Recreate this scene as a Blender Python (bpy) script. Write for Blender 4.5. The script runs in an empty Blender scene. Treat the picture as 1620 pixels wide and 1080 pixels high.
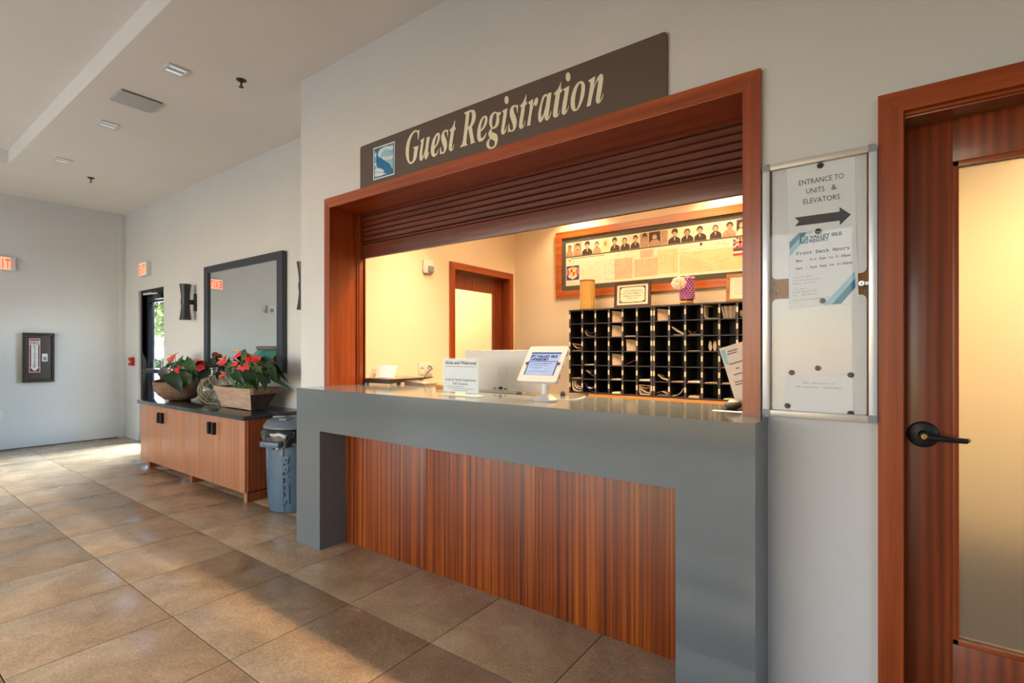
import bpy, bmesh, math, random
from math import sin, cos, pi, radians
from mathutils import Vector, Matrix
from mathutils.geometry import tessellate_polygon

rnd = random.Random(7)
SC = bpy.context.scene
COL = SC.collection

# ------------------------------------------------------------------ camera
cam_d = bpy.data.cameras.new('camera')
cam_d.sensor_width = 36.0
cam_d.lens = 36.0 * 798.6 / 1620.0
cam_d.shift_y = 14.55 / 1620.0
cam_d.clip_start = 0.02
cam_d.clip_end = 400
cam = bpy.data.objects.new('camera', cam_d)
COL.objects.link(cam)
cam.location = (0, 0, 1.3466)
cam.rotation_euler = (pi / 2, 0, 0.632)
SC.camera = cam

# ------------------------------------------------------------------ world, sun, large lights, exposure
W = bpy.data.worlds.new('sky')
SC.world = W
W.use_nodes = True
wn = W.node_tree
wn.nodes.clear()
w_out = wn.nodes.new('ShaderNodeOutputWorld')
w_bg = wn.nodes.new('ShaderNodeBackground')
w_sky = wn.nodes.new('ShaderNodeTexSky')
w_sky.sky_type = 'NISHITA'
w_sky.sun_disc = False
w_sky.sun_elevation = radians(32)
w_sky.sun_rotation = radians(180)
w_bg.inputs['Strength'].default_value = 3.3
wn.links.new(w_sky.outputs[0], w_bg.inputs[0])
wn.links.new(w_bg.outputs[0], w_out.inputs[0])

def light(name, kind, loc, energy, color=(1, 1, 1), rot=(0, 0, 0), size=None, size_y=None, portal=False, **kw):
    d = bpy.data.lights.new(name, kind)
    d.energy = energy
    d.color = color
    if kind == 'AREA':
        d.shape = 'RECTANGLE' if size_y else 'SQUARE'
        d.size = size
        if size_y:
            d.size_y = size_y
        if portal:
            d.cycles.is_portal = True
    for k, v in kw.items():
        setattr(d, k, v)
    o = bpy.data.objects.new(name, d)
    o.location = loc
    o.rotation_euler = rot
    COL.objects.link(o)
    return o

WARM = (1.0, 0.67, 0.37)
DAY = (0.82, 0.92, 1.0)
SUN_EL = radians(31.6)
sun = light('sun', 'SUN', (0, -20, 12), 11.5, (1.0, 0.92, 0.82), (pi / 2 - SUN_EL, 0, 0), angle=radians(0.3))
# daylight entering through the glazed front of the lobby (behind the camera)
light('front_window_daylight', 'AREA', (-5.6, -3.3, 1.7), 150, DAY, (pi / 2 + 0.35, 0, 0), 6.0, 2.5)
light('front_window_portal', 'AREA', (-4.45, -3.38, 1.5), 1, DAY, (pi / 2, 0, 0), 8.4, 2.9, portal=True)
light('exit_door_portal', 'AREA', (-8.52, 3.05, 1.12), 1, DAY, (-pi / 2, 0, 0), 0.95, 2.2, portal=True)
# added area lamp out of view, in place of open sky outside the exit
light('exit_path_fill', 'AREA', (-10.6, 6.2, 4.3), 7500, (0.70, 0.86, 1.0), (radians(-55), 0, 0), 5.0, 1.6)
# warm lamps of the office and the rooms behind the frosted doors
light('office_lamp', 'AREA', (-2.1, 3.6, 2.96), 42, WARM, (0, 0, 0), 1.4, 1.0)
light('counter_fill', 'AREA', (-1.85, 3.04, 2.95), 115, WARM, (0, 0, 0), 2.6, 0.12, spread=radians(95))  # added unseen strip lamp, spread kept narrow to brighten the worktop
light('office_lamp', 'AREA', (-0.9, 3.3, 2.96), 26, WARM, (0, 0, 0), 0.6)
for lx in (-2.62, -1.12):
    light('picture_lamp', 'SPOT', (lx, 4.64, 2.97), 46, WARM, (radians(8), 0, 0), spot_size=radians(120), spot_blend=0.6, shadow_soft_size=0.05)
light('hall_lamp', 'AREA', (-4.6, 4.2, 2.55), 60, (1.0, 0.78, 0.45), (0, 0, 0), 0.8)
light('room_lamp', 'AREA', (1.3, 3.8, 2.7), 85, (1.0, 0.76, 0.44), (0, 0, 0), 1.0)

vs = SC.view_settings
SC.display_settings.display_device = 'sRGB'
vs.view_transform = 'Standard'
vs.look = 'None'
vs.exposure = 0.0
vs.gamma = 1.0
vs.use_curve_mapping = False
SC.cycles.use_denoising = True
SC.cycles.max_bounces = 10
SC.cycles.diffuse_bounces = 5
SC.cycles.glossy_bounces = 4
SC.cycles.transmission_bounces = 6
SC.cycles.transparent_max_bounces = 12
SC.cycles.caustics_reflective = False
SC.cycles.caustics_refractive = False
SC.cycles.sample_clamp_indirect = 6.0

# ------------------------------------------------------------------ materials
def s2l(c):
    return tuple(((v / 255) / 12.92 if v / 255 <= 0.04045 else (((v / 255) + 0.055) / 1.055) ** 2.4) for v in c) + (1.0,)

def newmat(name):
    m = bpy.data.materials.new(name)
    m.use_nodes = True
    nt = m.node_tree
    bs = nt.nodes['Principled BSDF']
    return m, nt, bs

def coords(nt, scale, kind='Object'):
    tc = nt.nodes.new('ShaderNodeTexCoord')
    mp = nt.nodes.new('ShaderNodeMapping')
    mp.inputs['Scale'].default_value = scale
    nt.links.new(tc.outputs[kind], mp.inputs['Vector'])
    return mp.outputs[0]

def noise(nt, vec, scale, detail=4, rough=0.55, dist=0.0):
    n = nt.nodes.new('ShaderNodeTexNoise')
    n.inputs['Scale'].default_value = scale
    n.inputs['Detail'].default_value = detail
    n.inputs['Roughness'].default_value = rough
    n.inputs['Distortion'].default_value = dist
    if vec is not None:
        nt.links.new(vec, n.inputs['Vector'])
    return n.outputs['Fac']

def ramp(nt, fac, stops):
    r = nt.nodes.new('ShaderNodeValToRGB')
    el = r.color_ramp.elements
    el[0].position, el[0].color = stops[0]
    el[1].position, el[1].color = stops[-1]
    for p, c in stops[1:-1]:
        e = el.new(p)
        e.color = c
    nt.links.new(fac, r.inputs['Fac'])
    return r.outputs['Color']

def bump(nt, bs, h, strength, dist=0.01):
    b = nt.nodes.new('ShaderNodeBump')
    b.inputs['Strength'].default_value = strength
    b.inputs['Distance'].default_value = dist
    nt.links.new(h, b.inputs['Height'])
    nt.links.new(b.outputs[0], bs.inputs['Normal'])

def sc(c, k):
    return (min(1, c[0] * k), min(1, c[1] * k), min(1, c[2] * k), 1)

def plain(name, c, rough=0.5, metal=0.0, var=0.06, nscale=30, spec=0.5, emit=None, es=0.0, coat=0.0, bmp=0.0, bscale=200):
    m, nt, bs = newmat(name)
    col = s2l(c) if max(c) > 1.0001 else tuple(c[:3]) + (1,)
    v = coords(nt, (1, 1, 1))
    f = noise(nt, v, nscale, 3)
    cc = ramp(nt, f, [(0.3, sc(col, 1 - var)), (0.7, sc(col, 1 + var))])
    nt.links.new(cc, bs.inputs['Base Color'])
    bs.inputs['Roughness'].default_value = rough
    bs.inputs['Metallic'].default_value = metal
    bs.inputs['Specular IOR Level'].default_value = spec
    bs.inputs['Coat Weight'].default_value = coat
    bs.inputs['Coat Roughness'].default_value = 0.08
    if emit:
        bs.inputs['Emission Color'].default_value = s2l(emit)
        bs.inputs['Emission Strength'].default_value = es
    if bmp:
        bump(nt, bs, noise(nt, v, bscale, 3), bmp, 0.004)
    return m

def plaster(name, c, bs_scale=110, strength=0.35):
    m, nt, bs = newmat(name)
    col = s2l(c)
    v = coords(nt, (1, 1, 1))
    f = noise(nt, v, 1.3, 3)
    cc = ramp(nt, f, [(0.25, sc(col, 0.965)), (0.75, sc(col, 1.03))])
    nt.links.new(cc, bs.inputs['Base Color'])
    bs.inputs['Roughness'].default_value = 0.85
    bs.inputs['Specular IOR Level'].default_value = 0.25
    bump(nt, bs, noise(nt, v, bs_scale, 4, 0.6), strength, 0.006)
    return m

def wood(name, dark, mid, light_, axis='z', across=38, along=1.1, rough=0.35, dist=0.0, coat=0.25, contrast=0.16, fine=0.25, big=0.0):
    """straight or cathedral grain, running along one axis"""
    m, nt, bs = newmat(name)
    k = {'x': (along, across, across), 'y': (across, along, across), 'z': (across, across, along)}[axis]
    v = coords(nt, k)
    oi = nt.nodes.new('ShaderNodeObjectInfo')
    add = nt.nodes.new('ShaderNodeVectorMath')
    add.operation = 'ADD'
    mul = nt.nodes.new('ShaderNodeMath')
    mul.operation = 'MULTIPLY'
    mul.inputs[1].default_value = 37.0
    nt.links.new(oi.outputs['Random'], mul.inputs[0])
    nt.links.new(v, add.inputs[0])
    nt.links.new(mul.outputs[0], add.inputs[1])
    vec = add.outputs[0]
    f1 = noise(nt, vec, 1.0, 4, 0.6, dist)
    f2 = noise(nt, vec, 5.0, 3, 0.6, dist * 0.3)
    mx = nt.nodes.new('ShaderNodeMix')
    mx.data_type = 'FLOAT'
    mx.inputs[0].default_value = fine
    nt.links.new(f1, mx.inputs[2])
    nt.links.new(f2, mx.inputs[3])
    fac = mx.outputs[0]
    if big:
        k2 = {'x': (0.25, 5, 5), 'y': (5, 0.25, 5), 'z': (5, 5, 0.25)}[axis]
        v2 = coords(nt, k2)
        wv = nt.nodes.new('ShaderNodeTexWave')
        wv.wave_type = 'RINGS'
        wv.rings_direction = {'x': 'X', 'y': 'Y', 'z': 'Z'}[axis]
        wv.inputs['Scale'].default_value = 1.6
        wv.inputs['Distortion'].default_value = 7.0
        wv.inputs['Detail'].default_value = 2.5
        wv.inputs['Detail Scale'].default_value = 0.8
        nt.links.new(v2, wv.inputs['Vector'])
        m2 = nt.nodes.new('ShaderNodeMix')
        m2.data_type = 'FLOAT'
        m2.inputs[0].default_value = big
        nt.links.new(fac, m2.inputs[2])
        nt.links.new(wv.outputs['Fac'], m2.inputs[3])
        fac = m2.outputs[0]
    cc = ramp(nt, fac, [(0.5 - contrast, s2l(dark)), (0.5, s2l(mid)), (0.5 + contrast, s2l(light_))])
    nt.links.new(cc, bs.inputs['Base Color'])
    bs.inputs['Roughness'].default_value = rough
    bs.inputs['Coat Weight'].default_value = coat
    bs.inputs['Coat Roughness'].default_value = 0.15
    bump(nt, bs, fac, 0.08, 0.002)
    return m

def tile_mat():
    m, nt, bs = newmat('floor_tile_stone')
    tc = nt.nodes.new('ShaderNodeTexCoord')
    oi = nt.nodes.new('ShaderNodeObjectInfo')
    add = nt.nodes.new('ShaderNodeVectorMath'); add.operation = 'ADD'
    sp = nt.nodes.new('ShaderNodeMath'); sp.operation = 'MULTIPLY'; sp.inputs[1].default_value = 61.0
    nt.links.new(oi.outputs['Random'], sp.inputs[0])
    nt.links.new(tc.outputs['Object'], add.inputs[0]); nt.links.new(sp.outputs[0], add.inputs[1])
    f = noise(nt, add.outputs[0], 3.2, 7, 0.68, 0.4)
    f2 = noise(nt, add.outputs[0], 90, 5, 0.75)
    mx = nt.nodes.new('ShaderNodeMix'); mx.data_type = 'FLOAT'; mx.inputs[0].default_value = 0.5
    nt.links.new(f, mx.inputs[2]); nt.links.new(f2, mx.inputs[3])
    c1 = ramp(nt, mx.outputs[0], [(0.36, s2l((136, 112, 87))), (0.5, s2l((168, 142, 112))), (0.64, s2l((196, 171, 140)))])
    hs = nt.nodes.new('ShaderNodeHueSaturation')
    mr = nt.nodes.new('ShaderNodeMapRange'); mr.inputs[3].default_value = 0.84; mr.inputs[4].default_value = 1.1
    nt.links.new(oi.outputs['Random'], mr.inputs[0]); nt.links.new(mr.outputs[0], hs.inputs['Value'])
    nt.links.new(c1, hs.inputs['Color'])
    nt.links.new(hs.outputs[0], bs.inputs['Base Color'])
    rr = nt.nodes.new('ShaderNodeMapRange'); rr.inputs[3].default_value = 0.17; rr.inputs[4].default_value = 0.32
    nt.links.new(f, rr.inputs[0]); nt.links.new(rr.outputs[0], bs.inputs['Roughness'])
    bump(nt, bs, f2, 0.12, 0.003)
    return m

def clear_glass(name, tint=(0.985, 0.99, 0.988), lo=0.012, hi=0.7, power=4.0, rough=0.0):
    m, nt, bs = newmat(name)
    nt.nodes.remove(bs)
    out = nt.nodes['Material Output']
    tr = nt.nodes.new('ShaderNodeBsdfTransparent'); tr.inputs[0].default_value = tint + (1,)
    gl = nt.nodes.new('ShaderNodeBsdfGlossy'); gl.inputs['Roughness'].default_value = rough
    lw = nt.nodes.new('ShaderNodeLayerWeight'); lw.inputs['Blend'].default_value = 0.5
    pw = nt.nodes.new('ShaderNodeMath'); pw.operation = 'POWER'; pw.inputs[1].default_value = power
    mr = nt.nodes.new('ShaderNodeMapRange'); mr.inputs[3].default_value = lo; mr.inputs[4].default_value = hi
    nt.links.new(lw.outputs['Facing'], pw.inputs[0]); nt.links.new(pw.outputs[0], mr.inputs[0])
    mx = nt.nodes.new('ShaderNodeMixShader')
    nt.links.new(mr.outputs[0], mx.inputs[0]); nt.links.new(tr.outputs[0], mx.inputs[1]); nt.links.new(gl.outputs[0], mx.inputs[2])
    nt.links.new(mx.outputs[0], out.inputs[0])
    return m

def frosted(name, tint):
    m, nt, bs = newmat(name)
    bs.inputs['Base Color'].default_value = tint + (1,)
    bs.inputs['Transmission Weight'].default_value = 0.93
    bs.inputs['Roughness'].default_value = 0.62
    bs.inputs['IOR'].default_value = 1.12
    v = coords(nt, (1, 1, 1))
    bump(nt, bs, noise(nt, v, 300, 2), 0.05, 0.001)
    return m

M = {}
M['wall'] = plaster('wall_plaster', (203, 203, 203))
M['ceil'] = plaster('ceiling_plaster', (226, 222, 218), 140, 0.15)
M['cream'] = plaster('office_plaster', (226, 211, 186), 150, 0.15)
M['slab'] = plain('floor_slab', (38, 29, 23), 0.9)
M['tile'] = tile_mat()
M['quartz'] = plain('grey_quartz', (99, 106, 109), 0.22, var=0.025, nscale=60, spec=0.55)
M['quartz'].node_tree.nodes['Principled BSDF'].inputs['Roughness'].default_value = 0.12
M['panelwood'] = wood('zebra_panel_wood', (46, 14, 1), (116, 50, 7), (166, 86, 18), 'z', 58, 0.35, 0.42, 0.0, 0.06, 0.16, 0.25)
M['trimwood_z'] = wood('mahogany_upright', (104, 38, 8), (142, 60, 15), (164, 76, 22), 'z', 30, 0.9, 0.34, 0.3, 0.3, 0.2)
M['trimwood_x'] = wood('mahogany_rail', (110, 42, 8), (150, 66, 16), (174, 86, 26), 'x', 30, 0.9, 0.32, 0.3, 0.35, 0.2)
M['trimwood_y'] = wood('mahogany_return', (108, 44, 13), (146, 66, 24), (170, 86, 34), 'y', 30, 0.9, 0.32, 0.3, 0.35, 0.2)
M['slatwood'] = wood('dark_walnut_slat', (58, 25, 15), (92, 42, 26), (120, 60, 38), 'x', 26, 0.8, 0.38, 0.8, 0.2, 0.2)
M['doorwood'] = wood('door_veneer', (88, 36, 13), (126, 56, 22), (152, 74, 32), 'z', 24, 0.8, 0.34, 0.6, 0.3, 0.26, 0.3, 0.22)
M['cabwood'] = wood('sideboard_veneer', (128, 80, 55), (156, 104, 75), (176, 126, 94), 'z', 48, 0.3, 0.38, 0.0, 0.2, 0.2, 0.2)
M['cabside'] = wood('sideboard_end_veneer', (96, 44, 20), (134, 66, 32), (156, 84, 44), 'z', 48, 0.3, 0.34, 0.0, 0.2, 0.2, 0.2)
M['pine'] = wood('pine_top', (168, 98, 30), (206, 134, 48), (222, 156, 68), 'x', 26, 0.9, 0.4, 0.4, 0.2, 0.2)
M['framewood'] = wood('picture_frame_wood', (128, 58, 20), (168, 86, 34), (192, 110, 50), 'x', 30, 0.9, 0.3, 0.4, 0.3, 0.2)
M['blackstone'] = plain('dark_stone_top', (52, 54, 56), 0.12, var=0.15, nscale=120)
M['blackmetal'] = plain('black_metal', (26, 27, 29), 0.4, 0.6)
M['darkbronze'] = plain('dark_bronze', (44, 46, 50), 0.38, 0.7)
M['blackpaint'] = plain('black_paint', (38, 41, 46), 0.4)
M['mirrorframe'] = plain('charcoal_frame', (44, 51, 61), 0.35)
M['alu'] = plain('aluminium', (214, 219, 226), 0.3, 0.35, var=0.02)
M['alubeige'] = plain('aluminium_beige_reflection', (196, 190, 180), 0.35, 0.2, var=0.02)  # beige reflection on the top and bottom rails put into the colour
M['greyplastic'] = plain('grey_plastic', (126, 134, 142), 0.4)
M['cork'] = plain('cork', (150, 104, 66), 0.9, var=0.3, nscale=260, bmp=0.3)
M['whiteboard'] = plain('whiteboard', (206, 207, 210), 0.25, var=0.01)
M['paper'] = plain('white_paper', (222, 224, 229), 0.8, var=0.01)
M['paper_warm'] = plain('cream_paper', (226, 214, 196), 0.8, var=0.04)
M['ink'] = plain('black_ink', (46, 47, 50), 0.7)
M['greyink'] = plain('grey_ink', (124, 124, 128), 0.7)
M['arrowink'] = plain('charcoal_ink', (72, 73, 77), 0.7)
M['blueink'] = plain('navy_ink', (38, 66, 92), 0.6)
M['teal'] = plain('teal_print', (44, 118, 150), 0.6)
M['lightteal'] = plain('pale_teal_print', (142, 194, 210), 0.6)
M['signbrown'] = plain('sign_brown', (88, 74, 67), 0.42, var=0.02)
M['cream_letter'] = plain('cream_lettering', (226, 220, 194), 0.5, var=0.01)
M['em_white'] = plain('emblem_white', (214, 222, 230), 0.5)
M['em_deep'] = plain('emblem_deep_blue', (16, 78, 118), 0.5)
M['em_whale'] = plain('emblem_blue', (18, 108, 164), 0.5)
M['em_light'] = plain('emblem_pale_blue', (140, 194, 214), 0.5)
M['em_grey'] = plain('emblem_grey', (160, 156, 164), 0.5)
M['white'] = plain('white_plastic', (212, 211, 208), 0.35, var=0.01)
M['offwhite'] = plain('offwhite_plastic', (214, 206, 196), 0.4, var=0.01)
M['red'] = plain('red_plastic', (170, 28, 34), 0.4)
M['labelred'] = plain('label_maroon', (128, 26, 46), 0.5)
M['exitred'] = plain('exit_red_glow', (240, 90, 70), 0.4, emit=(255, 84, 62), es=0.75)
M['exitpink'] = plain('exit_pale_glow', (255, 190, 160), 0.4, emit=(255, 160, 120), es=0.8)
M['housing'] = plain('pale_housing', (206, 208, 206), 0.4, var=0.01)
M['bronze_box'] = plain('bronze_enamel', (66, 56, 50), 0.45)
M['bronze_dark'] = plain('bronze_edge', (46, 40, 37), 0.45)
M['lens'] = plain('lamp_lens', (225, 232, 236), 0.2, emit=(235, 244, 255), es=0.35)
M['lampglow'] = plain('warm_lamp_lens', (255, 240, 210), 0.3, emit=(255, 226, 170), es=4.0)
M['opal'] = plain('opal_diffuser', (228, 228, 226), 0.3)
M['mirror'] = plain('mirror_silver', (0.86, 0.89, 0.86), 0.015, 1.0, var=0.0)
M['clear'] = clear_glass('clear_pane')
M['bottle_glass'] = clear_glass('bottle_glass', (0.90, 0.93, 0.92), 0.05, 0.85, 2.2)
M['tinted'] = clear_glass('tinted_front_glass', (0.37, 0.37, 0.37))
M['acrylic'] = clear_glass('clear_acrylic', (0.975, 0.985, 0.98))
M['acryl_edge'] = plain('acrylic_edge', (178, 206, 190), 0.15, var=0.02)
M['frost'] = frosted('frosted_glass', (1.0, 0.97, 0.9))
M['canblue'] = plain('bin_blue_grey', (70, 92, 112), 0.42, var=0.03, bmp=0.05)
M['canblue_dark'] = plain('bin_lid_grey', (88, 100, 110), 0.4, var=0.03)
M['canprint'] = plain('bin_embossed_word', (74, 96, 117), 0.45)
M['bag'] = plain('black_bin_liner', (16, 17, 20), 0.16, var=0.1, coat=0.5)
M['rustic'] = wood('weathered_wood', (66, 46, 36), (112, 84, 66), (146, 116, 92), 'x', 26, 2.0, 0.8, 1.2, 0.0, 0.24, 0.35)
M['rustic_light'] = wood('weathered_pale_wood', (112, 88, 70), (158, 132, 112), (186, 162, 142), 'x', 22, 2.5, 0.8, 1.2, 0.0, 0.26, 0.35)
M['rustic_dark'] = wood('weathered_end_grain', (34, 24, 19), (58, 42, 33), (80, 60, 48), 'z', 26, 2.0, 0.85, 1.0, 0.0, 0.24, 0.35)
M['soil'] = plain('soil', (48, 36, 28), 0.95, var=0.3, nscale=80, bmp=0.6)
M['leaf'] = plain('anthurium_leaf', (38, 78, 30), 0.32, var=0.35, nscale=9)
M['leafdark'] = plain('anthurium_dark_leaf', (28, 54, 28), 0.3, var=0.3, nscale=9)  # darker green, used on most of the lower leaves
M['stem'] = plain('anthurium_stem', (92, 128, 66), 0.5)
M['spathe'] = plain('red_spathe', (206, 22, 30), 0.18, var=0.18, nscale=12, coat=0.4)
M['spadix'] = plain('yellow_spadix', (226, 178, 96), 0.5)
M['rope'] = plain('jute_net', (172, 152, 114), 0.85, var=0.15, nscale=200)
M['jar'] = plain('green_glaze', (62, 128, 110), 0.18, var=0.25, nscale=5, coat=0.6)
M['jarlid'] = plain('brown_rim', (134, 104, 84), 0.5)
M['slotblack'] = plain('black_melamine', (26, 24, 26), 0.45, var=0.1)
M['slotedge'] = plain('charcoal_edge', (50, 46, 48), 0.5)
M['tag'] = plain('pale_slot_tag', (222, 204, 176), 0.6, var=0.05)
M['leaflet'] = plain('sepia_leaflet', (196, 170, 140), 0.7, var=0.25, nscale=60)
M['leafblue'] = plain('blue_leaflet', (44, 58, 120), 0.5, var=0.25, nscale=60)
M['leafred'] = plain('red_folder', (150, 44, 60), 0.5)
M['browncard'] = plain('brown_card', (110, 74, 56), 0.6, var=0.2)
M['mat_board'] = plain('grey_mat_board', (76, 74, 66), 0.8)
M['chart'] = plain('chart_paper', (232, 220, 198), 0.6, var=0.06, nscale=5)
M['chart_gold'] = plain('chart_gold_wash', (226, 202, 156), 0.6, var=0.1, nscale=6)
M['chart_grey'] = plain('chart_grey_wash', (204, 180, 150), 0.7, var=0.08, nscale=14)
M['sepia1'] = plain('sepia_pale', (226, 210, 184), 0.6)
M['sepia2'] = plain('sepia_mid', (168, 140, 112), 0.6, var=0.15)
M['sepia3'] = plain('sepia_dark', (60, 44, 36), 0.6, var=0.2)
M['skin1'] = plain('sepia_face', (196, 162, 130), 0.6, var=0.1)
M['flagred'] = plain('flag_red', (196, 52, 44), 0.6)
M['flagblue'] = plain('flag_blue', (52, 60, 128), 0.6)
M['gold'] = plain('gold_print', (222, 160, 56), 0.5, var=0.15)
M['bamboo'] = plain('woven_bamboo', (214, 174, 104), 0.6, var=0.12, nscale=60)
M['bamboo_dark'] = plain('woven_bamboo_dark', (150, 106, 52), 0.7, var=0.12, nscale=60)  # darker bamboo tone for the basket wall and rim
M['frame_bronze'] = plain('bronze_frame', (78, 58, 44), 0.3, 0.4)
M['frame_brown'] = wood('small_frame_wood', (112, 62, 28), (150, 92, 46), (176, 116, 62), 'x', 40, 1.0, 0.35, 0.3, 0.3)
M['purple'] = plain('purple_glass', (116, 32, 116), 0.12, var=0.3, nscale=40, coat=0.6)
M['purple_pale'] = plain('lilac_foil', (206, 150, 200), 0.25, var=0.2, nscale=60)
M['pinkflower'] = plain('pale_pink_petal', (244, 206, 192), 0.6, var=0.1)
M['goldfoil'] = plain('gold_foil', (206, 164, 84), 0.3, 0.6)
M['screen'] = plain('tablet_screen', (150, 170, 215), 0.15, emit=(186, 202, 244), es=0.18)
M['screenbar'] = plain('tablet_screen_bar', (60, 84, 140), 0.15, emit=(62, 90, 150), es=0.15)
M['screenink'] = plain('tablet_screen_ink', (24, 40, 96), 0.15, emit=(24, 42, 100), es=0.08)
M['brass'] = plain('brass', (214, 170, 86), 0.3, 0.8)
M['chrome'] = plain('chrome', (206, 208, 210), 0.12, 1.0)
M['greypad'] = plain('grey_terminal', (126, 108, 92), 0.5)
M['tray'] = plain('black_tray', (42, 36, 34), 0.4)
M['pavement'] = plain('pavement', (196, 194, 188), 0.9, var=0.06, nscale=2)
M['hedge'] = plain('hedge_leaf', (64, 84, 36), 0.7, var=0.3, nscale=3)
M['tree1'] = plain('tree_leaf', (78, 96, 42), 0.6, var=0.45, nscale=1.5)
M['tree2'] = plain('tree_leaf_dark', (46, 68, 36), 0.6, var=0.4, nscale=1.5)
M['bark'] = plain('bark', (84, 70, 56), 0.9)
M['carwhite'] = plain('car_white', (226, 230, 234), 0.2, coat=0.5)
M['cardark'] = plain('car_window', (34, 42, 52), 0.1)
M['tyre'] = plain('tyre', (26, 26, 28), 0.8)
M['panelgrey'] = plain('grey_panel', (176, 174, 174), 0.5, var=0.01)
M['joint'] = plain('dark_joint', (92, 82, 70), 0.9)
M['blue_pin'] = plain('blue_pin', (40, 74, 150), 0.4)
M['green_pin'] = plain('green_pin', (40, 120, 90), 0.4)

# ------------------------------------------------------------------ mesh building
class B:
    def __init__(self):
        self.v = []; self.f = []; self.m = []; self.s = []

    def add(self, verts, faces, m, smooth=False):
        o = len(self.v)
        self.v += [Vector(p) for p in verts]
        for f in faces:
            self.f.append([i + o for i in f]); self.m.append(m); self.s.append(smooth)
        return self

    def box(self, x0, x1, y0, y1, z0, z1, m, bev=0.0, mats=None):
        if x0 > x1: x0, x1 = x1, x0
        if y0 > y1: y0, y1 = y1, y0
        if z0 > z1: z0, z1 = z1, z0
        if bev <= 0:
            vs = [(x, y, z) for x in (x0, x1) for y in (y0, y1) for z in (z0, z1)]
            fs = [(0, 1, 3, 2), (4, 6, 7, 5), (0, 4, 5, 1), (2, 3, 7, 6), (0, 2, 6, 4), (1, 5, 7, 3)]
            if mats:
                for f, mm in zip(fs, mats):
                    self.add(vs, [f], mm)
                return self
            return self.add(vs, fs, m)
        bm = bmesh.new()
        bmesh.ops.create_cube(bm, size=1)
        for v in bm.verts:
            v.co = Vector(((x0 + x1) / 2 + v.co.x * (x1 - x0), (y0 + y1) / 2 + v.co.y * (y1 - y0), (z0 + z1) / 2 + v.co.z * (z1 - z0)))
        bmesh.ops.bevel(bm, geom=bm.edges[:], offset=bev, segments=2, profile=0.6, affect='EDGES')
        self.add([v.co.copy() for v in bm.verts], [[v.index for v in f.verts] for f in bm.faces] if not bm.verts.index_update() else [], m)
        bm.free()
        return self

    def ext(self, pts, vec, m, m_side=None, smooth=False, caps=True):
        n = len(pts); vec = Vector(vec)
        a = [Vector(p) for p in pts]; b = [p + vec for p in a]
        self.add(a + b, [(i, (i + 1) % n, n + (i + 1) % n, n + i) for i in range(n)], m_side or m, smooth)
        if caps:
            tri = tessellate_polygon([a])
            self.add(a, [tuple(t) for t in tri], m)
            self.add(b, [tuple(reversed(t)) for t in tri], m)
        return self

    def poly(self, loops, m):
        flat = [Vector(p) for l in loops for p in l]
        tri = tessellate_polygon([[Vector(p) for p in l] for l in loops])
        return self.add(flat, [tuple(t) for t in tri], m)

    def slabpoly(self, loops, vec, m):
        vec = Vector(vec)
        self.poly([[Vector(p) + vec for p in l] for l in loops], m)
        for l in loops:
            self.ext(l, vec, m, caps=False)
        return self

    def tube(self, path, r, m, seg=8, closed=False, caps=True, smooth=True):
        P = [Vector(p) for p in path]; n = len(P)
        rs = r if isinstance(r, (list, tuple)) else [r] * n
        t0 = (P[1] - P[0]).normalized()
        up = Vector((0, 0, 1)) if abs(t0.z) < 0.9 else Vector((1, 0, 0))
        nrm = t0.cross(up).normalized()
        vs = []
        for i in range(n):
            if closed:
                t = (P[(i + 1) % n] - P[i - 1]).normalized()
            else:
                t = (P[min(i + 1, n - 1)] - P[max(i - 1, 0)]).normalized()
            nrm = (nrm - t * nrm.dot(t))
            nrm = nrm.normalized() if nrm.length > 1e-6 else t.orthogonal().normalized()
            bn = t.cross(nrm)
            for k in range(seg):
                a = 2 * pi * k / seg
                vs.append(P[i] + (nrm * cos(a) + bn * sin(a)) * rs[i])
        fs = []
        for i in range(n if closed else n - 1):
            j = (i + 1) % n
            for k in range(seg):
                l = (k + 1) % seg
                fs.append((i * seg + k, i * seg + l, j * seg + l, j * seg + k))
        self.add(vs, fs, m, smooth)
        if caps and not closed:
            self.add(vs[:seg], [tuple(range(seg))[::-1]], m)
            self.add(vs[-seg:], [tuple(range(seg))], m)
        return self

    def lathe(self, prof, c, m, seg=24, axis='z', rfun=None, smooth=True):
        c = Vector(c); vs = []
        for r, h in prof:
            for k in range(seg):
                a = 2 * pi * k / seg
                rr = r if rfun is None else rfun(r, h, a)
                x, y = rr * cos(a), rr * sin(a)
                if axis == 'z': p = (x, y, h)
                elif axis == 'y': p = (x, h, y)
                else: p = (h, x, y)
                vs.append(c + Vector(p))
        fs = []
        for i in range(len(prof) - 1):
            for k in range(seg):
                l = (k + 1) % seg
                fs.append((i * seg + k, i * seg + l, (i + 1) * seg + l, (i + 1) * seg + k))
        self.add(vs, fs, m, smooth)
        if prof[0][0] > 1e-5: self.add(vs[:seg], [tuple(range(seg))[::-1]], m)
        if prof[-1][0] > 1e-5: self.add(vs[-seg:], [tuple(range(seg))], m)
        return self

    def ball(self, c, r, m, seg=14, rings=8):
        rx, ry, rz = r if isinstance(r, (tuple, list)) else (r, r, r)
        pr = [(sin(pi * i / rings), -cos(pi * i / rings)) for i in range(rings + 1)]
        o = len(self.v)
        self.lathe(pr, (0, 0, 0), m, seg)
        for i in range(o, len(self.v)):
            p = self.v[i]
            self.v[i] = Vector((c[0] + p.x * rx, c[1] + p.y * ry, c[2] + p.z * rz))
        return self

    def xf(self, mat, start=0):
        for i in range(start, len(self.v)):
            self.v[i] = mat @ self.v[i]
        return self

def props(o, label=None, cat=None, group=None, kind=None):
    if label: o['label'] = label
    if cat: o['category'] = cat
    if group: o['group'] = group
    if kind: o['kind'] = kind
    return o

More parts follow.
